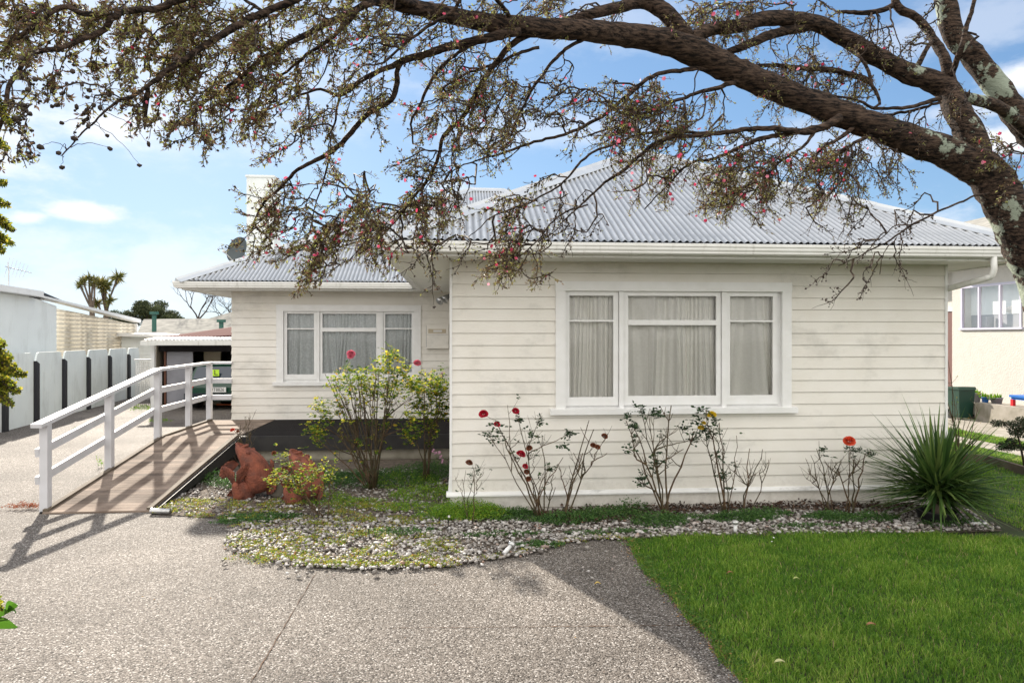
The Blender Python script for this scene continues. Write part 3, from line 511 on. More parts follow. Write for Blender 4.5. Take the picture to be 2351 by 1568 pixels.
b = MB(); b.tube([dc - fx * .12, dc - fx * .22 + Vector((.1, .1, -.1)), Vector((cA.x + .04, cA.y + .3, dc.z - .2))], .02, 6); b.tube([dc - fx * .2 + Vector((.05, .05, .05)), dc - fx * .2 + Vector((.05, .05, -.5))], .02, 6); b.build('bracket', M['steel'], sdish)
# meter box and flood lamps
mb = thing('meter_box', 'flat cream meter box with a small glazed slot on the recessed wall', 'meter box', tuple(onY(1003, 770, BY)))
x0, x1 = wx(978, BY), wx(1030, BY); z0, z1 = bz(800), bz(745)
b = MB(); b.box(x0, x1, BY - .12, BY - .025, z0, z1); b.box(x0 - .01, x1 + .01, BY - .135, BY - .025, z1, z1 + .015); b.build('case', M['board'], mb)
b = MB(); b.box(x0 + .05, x1 - .05, BY - .124, BY - .121, z0 + .3, z1 - .09); b.build('meter_slot', M['cream_ply'], mb)
b = MB(); b.box(x0 + .15, x1 - .13, BY - .128, BY - .125, z0 + .325, z1 - .11); b.build('dial', M['frost'], mb)
b = MB(); b.box(x0 + .012, x0 + .018, BY - .1225, BY - .1205, z0 + .02, z1 - .02); b.box(x0 + .012, x1 - .012, BY - .1225, BY - .1205, z0 + .27, z0 + .275); b.build('door_seam', M['grey_door'], mb)
fl = thing('flood_lamp', 'pair of small chrome flood lamps under the inner corner of the eaves', 'outdoor lamp', tuple(onY(1018, 684, 11.5)))
for (px_, py_) in ((1013, 688), (1024, 684)):
    c = onY(px_, py_, 12.6); d = Vector((-.5, -.6, -.6)).normalized(); b = MB()
    b.tube([c - d * .1, c - d * .03, c, c + d * .06], [.02, .045, .055, .075], 14); b.tube([c - d * .1, Vector((FX0 - .03, 12.6, 2.75))], .018, 6); b.build('lamp_head', M['steel'], fl, smooth=True)
b = MB(); b.box(FX0 - .07, FX0 - .02, 12.5, 12.72, 2.68, ZS); b.build('mount', M['steel'], fl)
# ---------------------------------------------------------------- deck, ramp, handrail
DX0, DY0, DZ = -4.78, 11.5, .42; RX1 = -3.56
deck = thing('timber_deck', 'dark stained timber deck along the recessed front wall', 'deck', (DX0, DY0, 0))
b = MB(); y = DY0
while y < BY - .06: b.box(DX0 + .0, FX0 - .04, y, y + .088, DZ - .03, DZ, random.random()); y += .094
b.build('deck_boards', M['deck'], deck)
b = MB(); b.box(RX1 + .03, FX0 - .04, DY0 - .034, DY0 - .004, DZ - .24, DZ - .002); b.build('fascia_board', M['stringer'], deck)
b = MB(); clad(b, (RX1 + .1, DY0 + .06), (FX0 - .04, DY0 + .06), -.03, DZ - .04, .03); b.build('deck_skirt', mat('shade_toned_skirt', (.36, .33, .27), .7, (.26, .24, .19), 6), deck)  # white boards coloured darker to stand in for the shade under the deck
ramp = thing('access_ramp', 'weathered timber access ramp rising from the driveway to the deck', 'ramp', (DX0, 8.3, 0))
RY0 = 8.3; rd = Vector((0, DY0 - RY0, DZ)); rl = rd.length; rd.normalize(); rn = Vector((0, -rd.z, rd.y))
b = MB(); s_ = .01
while s_ < rl - .05: c = Vector(((DX0 + RX1) / 2, RY0, .012)) + rd * (s_ + .044) + rn * -.012; b.obox(c, (1, 0, 0), rd, rn, (RX1 - DX0) / 2, .0425, .014); s_ += .0895
b.build('ramp_boards', M['ramp'], ramp)
b = MB(); b.box(DX0 + .001, RX1, DY0 - .002, BY - .03, DZ + .001, DZ + .004); 
for x in (DX0 + .03, RX1 - .035): b.bar(Vector((x, RY0 + .02, .03)), Vector((x, DY0, DZ + .018)), .06, .035)
b2 = MB()
y = DY0
while y < BY - .06: b2.box(DX0 + .0, RX1, y, y + .088, DZ + .001, DZ + .005, random.random()); y += .094
b2.build('landing_boards', M['ramp'], ramp)
b = MB()
for x in (DX0 + .03, RX1 - .035): b.bar(Vector((x, RY0 + .02, .03)), Vector((x, DY0, DZ + .018)), .06, .035)
b.bar((DX0 + .03, DY0, DZ + .02), (DX0 + .03, BY - .1, DZ + .02), .06, .03); b.build('kerb', M['kerb_timber'], ramp)
b = MB(); b.prism([(RY0 + .05, -.02), (RY0 + .02, .012), (DY0, DZ - .008), (DY0, DZ - .24)], RX1 + .001, RX1 + .04, lambda a, z, h: (h, a, z)); b.prism([(RY0 + .05, -.02), (RY0 + .02, .012), (DY0, DZ - .008), (BY, DZ - .008), (BY, DZ - .2), (DY0, DZ - .24)], DX0 - .04, DX0 - .001, lambda a, z, h: (h, a, z)); b.build('stringer', M['stringer'], ramp)
rail = thing('handrail', 'white painted timber handrail beside the ramp with five posts', 'handrail', (DX0, 8.4, 0))
HX = -4.85; py_ = [8.4, 9.87, 11.4, 12.66, 13.68]; zt = [1.045, 1.27, 1.51, 1.52, 1.53]
for y, z in zip(py_, zt):
    b = MB(); zb_ = max(0, (min(y, DY0) - RY0) / (DY0 - RY0) * DZ); b.box(HX - .0 + .012, HX + .102, y - .045, y + .045, -.05 if y < 9 else zb_ - .15, z - .02); b.build('post', M['rail'], rail)
def railrun(off, wd, ht, x, name):
    b = MB(); pts = [Vector((x, py_[0] - (.17 if off == 0 else .05), zt[0] - off - (.026 if off == 0 else .008)))] + [Vector((x, y, z - off)) for y, z in zip(py_, zt)]
    pts = [pts[0], pts[3], pts[5]]
    for i in range(2): b.bar(pts[i], pts[i + 1] + (Vector((0, .0, 0))), wd, ht)
    b.bar((x - (0 if off else .0) - wd / 2, pts[2].y + wd / 2, pts[2].z), (BX0 + .01, pts[2].y + wd / 2, pts[2].z), wd, ht - .001); b.build(name, M['rail'], rail)
railrun(0, .125, .045, HX + .05, 'top_rail'); railrun(.345, .045, .095, HX - .012, 'middle_rail'); railrun(.665, .045, .095, HX - .012, 'lower_rail')
# ---------------------------------------------------------------- terracotta fish
def fish(c, rot, mirror, label, s=1.0):
    t = thing('fish_statue', label, 'garden statue', tuple(c), 'terracotta carp statues'); cs, sn = math.cos(rot), math.sin(rot)
    def T(p):                                             # local: x right, y towards the viewer, z up
        x, y, z = p[0] * mirror * s, p[1] * s, p[2] * s; return (c.x + x * cs + y * sn, c.y + x * sn - y * cs, c.z + z)
    def loft(rings, sides=24, mouth=False):
        V = []; 
        for (x, y, z, rx, ry, tilt) in rings:
            for j in range(sides):
                a = 2 * math.pi * j / sides; lx, ly = rx * math.cos(a), ry * math.sin(a); V.append(T((x + lx * math.cos(tilt), y + ly, z + lx * math.sin(tilt))))
        return V, [(i * sides + j, i * sides + (j + 1) % sides, (i + 1) * sides + (j + 1) % sides, (i + 1) * sides + j) for i in range(len(rings) - 1) for j in range(sides)] + [tuple(range(sides))[::-1]]
    R = [(.17, 0, .06, .05, .05, .2), (.175, 0, .085, .11, .10, .15), (.178, 0, .13, .155, .145, .1), (.175, 0, .19, .18, .168, .05), (.165, 0, .26, .19, .178, 0), (.15, 0, .34, .188, .178, -.08), (.125, 0, .42, .178, .168, -.16), (.09, 0, .49, .176, .165, -.2), (.06, 0, .545, .170, .158, -.25), (.035, 0, .59, .155, .146, -.3), (.01, 0, .625, .128, .128, -.34), (-.012, 0, .65, .096, .10, -.38), (-.026, 0, .666, .074, .082, -.40), (-.028, 0, .645, .046, .054, -.42), (-.01, 0, .58, .025, .03, -.4)]
    V, f = loft(R); b = MB(); b.add(V, f + [tuple(range(14 * 24, 15 * 24))])
    V, f = loft([(.0, .01, -.02, .125, .125, 0), (-.005, .01, .02, .132, .135, 0), (0, .02, .08, .13, .135, .05), (.0, .03, .14, .125, .13, .1), (-.01, .05, .19, .11, .11, .1), (-.03, .08, .22, .08, .08, .1), (-.04, .08, .235, .03, .03, .1)]); b.add(V, f + [tuple(range(6 * 24, 7 * 24))])
    b.build('body', M['terracotta'], t, smooth=True)
    # lips: two fleshy ridges that open as a V
    b = MB()
    for s2 in (-1, 1):
        pts = [(-.033 + .066 * math.cos(a), .074 * math.sin(a), .664 - .012 * math.cos(a) + .022 * abs(math.cos(a)) ** 1.5 - .008) for a in np.linspace((-math.pi / 2 if s2 > 0 else math.pi / 2) + .15, (math.pi / 2 if s2 > 0 else 3 * math.pi / 2) - .15, 14)]
        b.tube([T(p) for p in pts], [.009] + [.015] * 12 + [.009], 8)
    pass
    b.build('lips', M['terracotta'], t, smooth=True)
    for s2 in (-1, 1):
        b = MB(); e = (.07, s2 * .138, .59); b.tube([T((e[0], e[1] * .85, e[2])), T((e[0], e[1] * .97, e[2])), T((e[0], e[1] * 1.08, e[2] + .004)), T((e[0], e[1] * 1.13, e[2] + .004))], [.029, .028, .018, .003], 14); b.build('eye', M['terracotta'], t, smooth=True)
    def fin(base, dirs, thick, name, rows=7):             # ribbed fan: dirs = list of outward (dx, dy, dz)
        b = MB(); n = len(dirs) * 4 - 3; V = [[], []]
        D = [np.array(d) for d in dirs]; dd = []
        for i in range(len(D) - 1):
            for k in range(4): dd.append(D[i] * (1 - k / 4) + D[i + 1] * (k / 4))
        dd.append(D[-1]); base = np.array(base); nr = np.cross(D[0], D[-1]); nr = nr / (np.linalg.norm(nr) + 1e-9)
        for sgn, L in ((1, V[0]), (-1, V[1])):
            for j, d in enumerate(dd):
                for k in range(rows):
                    u = k / (rows - 1); rib = (.011 if j % 2 else -.008) * min(1, u * 2); curl = -.05 * u * u
                    L.append(T(tuple(base + d * (u * (1 + (.05 if j % 2 else 0))) + nr * (sgn * thick * (1 - .5 * u) + rib + curl))))
        F_ = lambda o, rev: [tuple(o + q for q in ((j * rows + k, (j + 1) * rows + k, (j + 1) * rows + k + 1, j * rows + k + 1) if not rev else (j * rows + k + 1, (j + 1) * rows + k + 1, (j + 1) * rows + k, j * rows + k))) for j in range(n - 1) for k in range(rows - 1)]
        o2 = n * rows; b.add(V[0] + V[1], F_(0, 0) + F_(o2, 1) + [(j * rows + rows - 1, (j + 1) * rows + rows - 1, o2 + (j + 1) * rows + rows - 1, o2 + j * rows + rows - 1) for j in range(n - 1)] + [(k, k + 1, o2 + k + 1, o2 + k) for k in range(rows - 1)] + [((n - 1) * rows + k + 1, (n - 1) * rows + k, o2 + (n - 1) * rows + k, o2 + (n - 1) * rows + k + 1) for k in range(rows - 1)])
        b.build(name, M['terracotta'], t, smooth=True)
    fin((-.075, .15, .19), [(-.07, .015, .05), (-.12, .03, .13), (-.145, .045, .20), (-.12, .055, .225), (-.06, .06, .19), (-.012, .06, .15)], .011, 'tail_fin')
    fin((-.065, .15, .19), [(.008, .06, .15), (.06, .065, .205), (.125, .06, .25), (.16, .05, .26), (.15, .035, .16), (.08, .02, .06)], .011, 'tail_fin')
    fin((-.06, .05, .44), [(-.05, .0, .05), (-.13, .01, .035), (-.20, .02, -.03), (-.215, .03, -.13), (-.17, .04, -.17), (-.10, .03, -.13)], .012, 'side_fin')
    fin((-.09, .0, .15), [(-.05, .03, -.01), (-.11, .03, -.07), (-.13, .03, -.105), (-.08, .03, -.115), (-.02, .03, -.10)], .011, 'side_fin'); fin((.30, .04, .22), [(.03, .03, .07), (.055, .03, .0), (.045, .03, -.08), (.0, .03, -.14), (-.06, .03, -.14)], .013, 'side_fin')
    fin((.30, -.02, .34), [(.0, 0, .14), (.04, 0, .09), (.045, 0, -.01), (.03, 0, -.08)], .013, 'dorsal_fin')
    b = MB(); b.tube([T((-.02, .06, .02)), T((-.045, .10, .09)), T((-.065, .13, .15)), T((-.072, .15, .20)), T((-.072, .17, .235))], [.10, .085, .062, .046, .02], 16); b.build('tail_stem', M['terracotta'], t, smooth=True)
    return t
fish(onZ(562, 1143), .05, 1, 'terracotta carp statue, mouth open upwards, nearest the ramp, in full view')
fish(onZ(684, 1153), -.3, 1, 'darker terracotta carp statue half hidden behind yellowing rose stems', .93)
c = onZ(638, 1138); b = MB(); b.lathe([(.0, 0), (.075, 0), (.085, .02), (.11, .2), (.12, .23), (.105, .23), (.09, .18), (.0, .17)], tuple(c), 18)
tag(b.build('stone_pot', M['concrete'], smooth=True), 'small weathered white stone pot between the two fish statues', 'pot')
# ---------------------------------------------------------------- pebbles, weeds, mulch, grass
def inpoly(x, y, poly):
    ins = np.zeros(len(x), bool); j = len(poly) - 1
    for i in range(len(poly)):
        xi, yi = poly[i]; xj, yj = poly[j]; c_ = ((yi > y) != (yj > y)) & (x < (xj - xi) * (y - yi) / (yj - yi + 1e-12) + xi); ins ^= c_; j = i
    return ins
def sample(poly, n):
    P = np.array(poly); lo, hi = P.min(0), P.max(0); o = []
    tot = 0
    while tot < n: q = lo + rng.random((n * 2, 2)) * (hi - lo); q = q[inpoly(q[:, 0], q[:, 1], poly)]; o.append(q); tot += len(q)
    return np.concatenate(o)[:n]
t_ = (1 + 5 ** .5) / 2
ICO = np.array([(-1, t_, 0), (1, t_, 0), (-1, -t_, 0), (1, -t_, 0), (0, -1, t_), (0, 1, t_), (0, -1, -t_), (0, 1, -t_), (t_, 0, -1), (t_, 0, 1), (-t_, 0, -1), (-t_, 0, 1)]) / 1.9
ICF = [(0, 11, 5), (0, 5, 1), (0, 1, 7), (0, 7, 10), (0, 10, 11), (1, 5, 9), (5, 11, 4), (11, 10, 2), (10, 7, 6), (7, 1, 8), (3, 9, 4), (3, 4, 2), (3, 2, 6), (3, 6, 8), (3, 8, 9), (4, 9, 5), (2, 4, 11), (6, 2, 10), (8, 6, 7), (9, 8, 1)]
def blobs(name, P, size, m, parent=None, sq=.6, jit=.22, smooth=True):
    n = len(P); sc = size[:, None] * np.stack([rng.uniform(.8, 1.35, n), rng.uniform(.7, 1.1, n), rng.uniform(sq * .7, sq * 1.2, n)], 1); a = rng.random(n) * 6.283; e = rng.normal(0, .35, n)
    V = ICO[None] * (1 + rng.normal(0, jit, (n, 12, 1))) * sc[:, None, :]
    x, y, z = V[..., 0].copy(), V[..., 1].copy(), V[..., 2].copy(); y, z = y * np.cos(e)[:, None] - z * np.sin(e)[:, None], y * np.sin(e)[:, None] + z * np.cos(e)[:, None]
    V = np.stack([x * np.cos(a)[:, None] - y * np.sin(a)[:, None], x * np.sin(a)[:, None] + y * np.cos(a)[:, None], z], 2) + P[:, None, :]
    return quads_mesh(name, V, 12, ICF, rng.random(n), m, parent, smooth)
q = sample(bed, 23000); q = q[~((q[:, 0] > 6.3) & (q[:, 1] > 8.0))]
near = q[:, 1] < 10.6; q = q[near]
dens = np.sin(q[:, 0] * 3.1 + 1) * np.sin(q[:, 1] * 2.7) ; keep = (q[:, 1] < 7.75) | (rng.random(len(q)) < .35); q = q[keep]
q = np.concatenate([q, np.array([tuple(onZ(random.uniform(480, 1450), random.uniform(1200, 1330)).xy) for _ in range(90)])]); eb = bed[4:19]; q = np.concatenate([q, np.array([(eb[k][0] + (eb[k + 1][0] - eb[k][0]) * u + random.gauss(-.01, .035), eb[k][1] + (eb[k + 1][1] - eb[k][1]) * u + random.gauss(.005, .035)) for k in range(len(eb) - 1) for u in [random.random() for _ in range(int(10 + 80 * math.hypot(eb[k + 1][0] - eb[k][0], eb[k + 1][1] - eb[k][1])))]])]); sz = rng.uniform(.008, .0225, len(q)) * (1 + .5 * (rng.random(len(q)) < .08)); P = np.column_stack([q, .008 + sz * .35 + rng.random(len(q)) * .012])
tag(blobs('gravel', P, sz, M['stone']), 'loose grey and white pebbles covering the garden bed', 'gravel', kind='stuff')
q = sample(g_([(1240, 1195), (1290, 1170), (1420, 1168), (1530, 1150), (1800, 1158), (1950, 1160), (2100, 1165), (2060, 1178), (1900, 1180), (1800, 1175), (1640, 1175), (1560, 1188), (1500, 1195), (1420, 1205), (1330, 1210)]), 2600)
n = len(q); tag(leaves('mulch', np.column_stack([q, .02 + rng.random(n) * .05]), np.column_stack([rng.normal(0, 1, (n, 2)), rng.normal(0, .4, n)]), rng.uniform(.02, .06, n), rng.uniform(.01, .03, n), M['mulch']), 'brown bark mulch heaped along the foot of the front wall', 'mulch', kind='stuff')
def clump(regs, m, name, label, lsz, cat='weeds'):        # regs: (px, py, rx_m, ry_m, height, n)
    Ps, Ds, Ls = [], [], []; st = MB()
    for (px, py, rx, ry, h, n) in regs:
        c = onZ(px, py); ns = max(1, n // 9); r_ = np.sqrt(rng.random(ns)); a = rng.random(ns) * 6.283
        bx, by = c.x + rx * r_ * np.cos(a), c.y + ry * r_ * np.sin(a); hh = h * (1 - .65 * r_ ** 2) * rng.uniform(.35, 1.1, ns)
        for k in range(9):
            u = rng.random(ns) ** .6; Ps.append(np.column_stack([bx + rng.normal(0, .018, ns), by + rng.normal(0, .018, ns), .012 + hh * u])); Ds.append(np.column_stack([rng.normal(0, 1, (ns, 2)), rng.uniform(-.1, 1.1, ns)])); Ls.append(rng.uniform(.6, 1.4, ns) * lsz)
    P = np.concatenate(Ps); D = np.concatenate(Ds); L = np.concatenate(Ls); return tag(leaves(name, P, D, L, L * .62, m), label, cat, kind='stuff')
clump([(930, 1110, .5, .5, .16, 3500), (1000, 1140, .6, .35, .15, 4500), (1070, 1185, .42, .28, .20, 7500), (940, 1170, .4, .2, .1, 1800), (1120, 1190, .3, .2, .16, 3000), (750, 1150, .3, .25, .16, 1500), (800, 1160, .5, .2, .1, 1200), (1010, 1190, .3, .15, .12, 1500)], M['weed_bright'], 'feathery_weeds', 'bright feathery green weeds massed at the corner of the front wall', .016)
clump([(1180, 1190, .35, .18, .12, 2500), (1300, 1200, .4, .16, .13, 3500), (1390, 1190, .45, .2, .14, 3500), (1450, 1180, .25, .15, .20, 900), (1515, 1205, .3, .2, .14, 2600), (1570, 1195, .3, .1, .08, 900), (1700, 1195, .42, .14, .11, 3500), (1760, 1185, .3, .1, .10, 1500), (1900, 1192, .3, .1, .10, 1800), (1980, 1196, .45, .12, .10, 2400), (1850, 1212, .4, .06, .05, 700),
       (860, 1108, .9, .5, .2, 7000), (700, 1100, .6, .4, .2, 3000), (1000, 1090, .4, .5, .24, 2500), (560, 1115, .5, .3, .16, 2200), (500, 1105, .3, .25, .18, 1400), (760, 1105, .5, .4, .12, 2500), (970, 1085, .5, .5, .16, 2600), (600, 1190, .5, .12, .05, 1800), (560, 1200, .35, .08, .04, 1000), (1240, 1255, .25, .08, .05, 900), (1150, 1230, .5, .1, .03, 900), (2180, 1205, .4, .12, .06, 1000), (920, 1225, .4, .15, .05, 900), (1400, 1225, .5, .06, .04, 900)], M['weed_dark'], 'clover', 'low dark green clover and wood sorrel between the pebbles', .019)
regs = [(x_ + random.uniform(-9, 9), y_ + random.uniform(-7, 1), random.uniform(.03, .13), .03, random.uniform(.015, .04), 60) for (xa, ya), (xb, yb) in zip([(584, 1276), (729, 1303), (948, 1305), (1116, 1286), (1239, 1265), (1362, 1238)], [(729, 1303), (948, 1305), (1116, 1286), (1239, 1265), (1362, 1238), (1439, 1238)]) for x_, y_ in [(xa + (xb - xa) * k / 7, ya + (yb - ya) * k / 7) for k in range(7)]] + [(random.uniform(540, 1050), random.uniform(1190, 1300), .12, .07, .035, 150) for _ in range(120)] + [(random.uniform(360, 640), random.uniform(1150, 1195), .14, .07, .04, 160) for _ in range(36)] + [(540 + i * 17, 1238 + 62 * math.sin(min(1, i / 14) * 1.57), .11, .04, .03, 170) for i in range(30)] + [(random.uniform(650, 900), random.uniform(1150, 1200), .14, .08, .06, 200) for _ in range(26)]
clump(regs, M['weed_yellow'], 'sedum', 'yellowing sedum creeping over the pebbles at the driveway edge', .014)
clump([(40, 1168, .16, .05, .07, 220), (60, 1167, .14, .05, .08, 240), (80, 1168, .1, .04, .05, 120)], mat('russet_leaf', (.3, .08, .04), .6, trans=.3, rnd=[(0, (.22, .05, .03)), (1, (.45, .18, .08))]), 'russet_weeds', 'small russet weeds at the foot of the first rail post', .016)
clump([(228, 1072, .05, .03, .22, 60), (365, 970, .3, .15, .14, 300), (180, 990, .2, .1, .1, 120), (85, 985, .1, .1, .1, 60), (300, 935, .5, .5, .06, 700), (330, 940, .4, .6, .08, 500)], M['weed_bright'], 'driveway_weeds', 'tufts of green weeds along the left edge of the driveway', .022)
# grass
def grass(poly, n, h0, h1, wd, name, label, zt=None):
    q = sample(poly, n); zc = np.hypot(q[:, 0], q[:, 1]); P = np.column_stack([q, np.full(n, -.012)])
    tuft = .5 + .5 * np.sin(q[:, 0] * 5.1 + np.sin(q[:, 1] * 7.3) * 1.7) * np.sin(q[:, 1] * 6.2 + np.sin(q[:, 0] * 4.3)); fine = .5 + .5 * np.sin(q[:, 0] * 23 + 3 * np.sin(q[:, 1] * 17)) * np.sin(q[:, 1] * 26 + 2 * np.sin(q[:, 0] * 19)); hh = rng.uniform(h0, h1, n) * (.55 + .4 * tuft + .45 * fine) * np.where(rng.random(n) < .05, 1.5, 1)
    a = rng.random(n) * 6.283; lean = rng.uniform(.15, 1.0, n) * hh; d = np.column_stack([np.cos(a), np.sin(a), np.zeros(n)]); s2 = np.column_stack([-np.sin(a + rng.normal(0, .8, n)), np.cos(a), np.zeros(n)]); s2 = unit(s2)
    ww = (wd * rng.uniform(.7, 1.3, n))[:, None]; up = np.array([[0, 0, 1.]]); h_ = hh[:, None]; l_ = lean[:, None]
    V = np.stack([P - s2 * ww, P + s2 * ww, P + up * h_ * .6 + d * l_ * .35 - s2 * ww * .8, P + up * h_ * .6 + d * l_ * .35 + s2 * ww * .8, P + up * h_ * .92 + d * l_], 1)
    patch = .5 + .5 * np.sin(q[:, 0] * 1.3 + 2 * np.sin(q[:, 1] * .9)) * np.sin(q[:, 1] * 1.7 + q[:, 0] * .6)
    r_ = np.clip(rng.random(n) ** 1.3 * .62 + .3 * patch * tuft + .1 * tuft, 0, .96); r_ = np.clip(r_ + .22 * np.clip(np.sin(q[:, 0] * 2.3 + 1.7 * np.sin(q[:, 1] * 1.9)) * np.sin(q[:, 1] * 2.9 + np.cos(q[:, 0] * 3.1)) - .25, 0, 1) + .05 * rng.normal(0, 1, n), 0, .96); r_[rng.random(n) < .02] = 1.0
    return tag(quads_mesh(name, V, 5, [(0, 1, 3, 2), (2, 3, 4)], r_, M['grass']), label, 'grass', kind='stuff')
le = lawn_edge; lp_near = [le[0]] + [(x - .035 + random.uniform(-.02, .02), y) for x, y in le[1:]] + [(le[-1][0] + .6, 2.3)] + [(5.2, 2.3), (7.0, 4.2), (6.4, 6.35), tuple(onZ(1996, 1219).xy), tuple(onZ(1592, 1226).xy)]
grass(lp_near, 190000, .022, .058, .0024, 'grass', 'short green lawn grass in front of the house')
grass([(6.2, 5.4), (9.6, 7), (9.6, 14), (6.3, 14), (6.2, 8), (5.9, 6.5)], 60000, .025, .055, .0032, 'grass', 'sunlit lawn grass beyond the right corner of the house')
ew = []
for i in range(60):
    u = random.random() * (len(lawn_edge) - 1); k = int(u); a = lawn_edge[k]; c_ = lawn_edge[k + 1]; q = (a[0] + (c_[0] - a[0]) * (u - k) + random.uniform(-.03, .06), a[1] + (c_[1] - a[1]) * (u - k)); d_ = math.hypot(*q); v_ = Vector((q[0], q[1], -H)); zc_ = q[0] * SA + q[1] * CA; xc_ = q[0] * CA - q[1] * SA
    ew.append((PX + xc_ / zc_ * F, HY + H / zc_ * F, random.uniform(.04, .1), random.uniform(.03, .06), random.uniform(.02, .04), random.randint(30, 90)))
clump(ew, M['weed_mid'], 'edge_clover', 'clover and creeping weeds along the ragged edge of the lawn', .016)
q = []
for i in range(700):
    u = random.random() * (len(lawn_edge) - 1); k = int(u); a = lawn_edge[k]; c_ = lawn_edge[k + 1]; q.append((a[0] + (c_[0] - a[0]) * (u - k) + random.gauss(-.02, .035), a[1] + (c_[1] - a[1]) * (u - k) + random.gauss(0, .02), random.uniform(.002, .02)))
q += [(x, y, .005) for x, y in sample([(-3.5, 3.6), (1.2, 3.6), (1.2, 6.0), (-3.2, 7.5)], 60)]
q = np.array(q); n = len(q); tag(leaves('leaf_litter', q, np.column_stack([rng.normal(0, 1, (n, 2)), rng.normal(0, .15, n)]), rng.uniform(.006, .026, n), rng.uniform(.004, .012, n), mat('litter', (.2, .1, .05), .8, rnd=[(0, (.05, .03, .02)), (.5, (.25, .12, .06)), (1, (.4, .26, .1))])), 'tiny russet leaf litter gathered at the lawn edge and scattered on the driveway', 'leaf litter', kind='stuff')
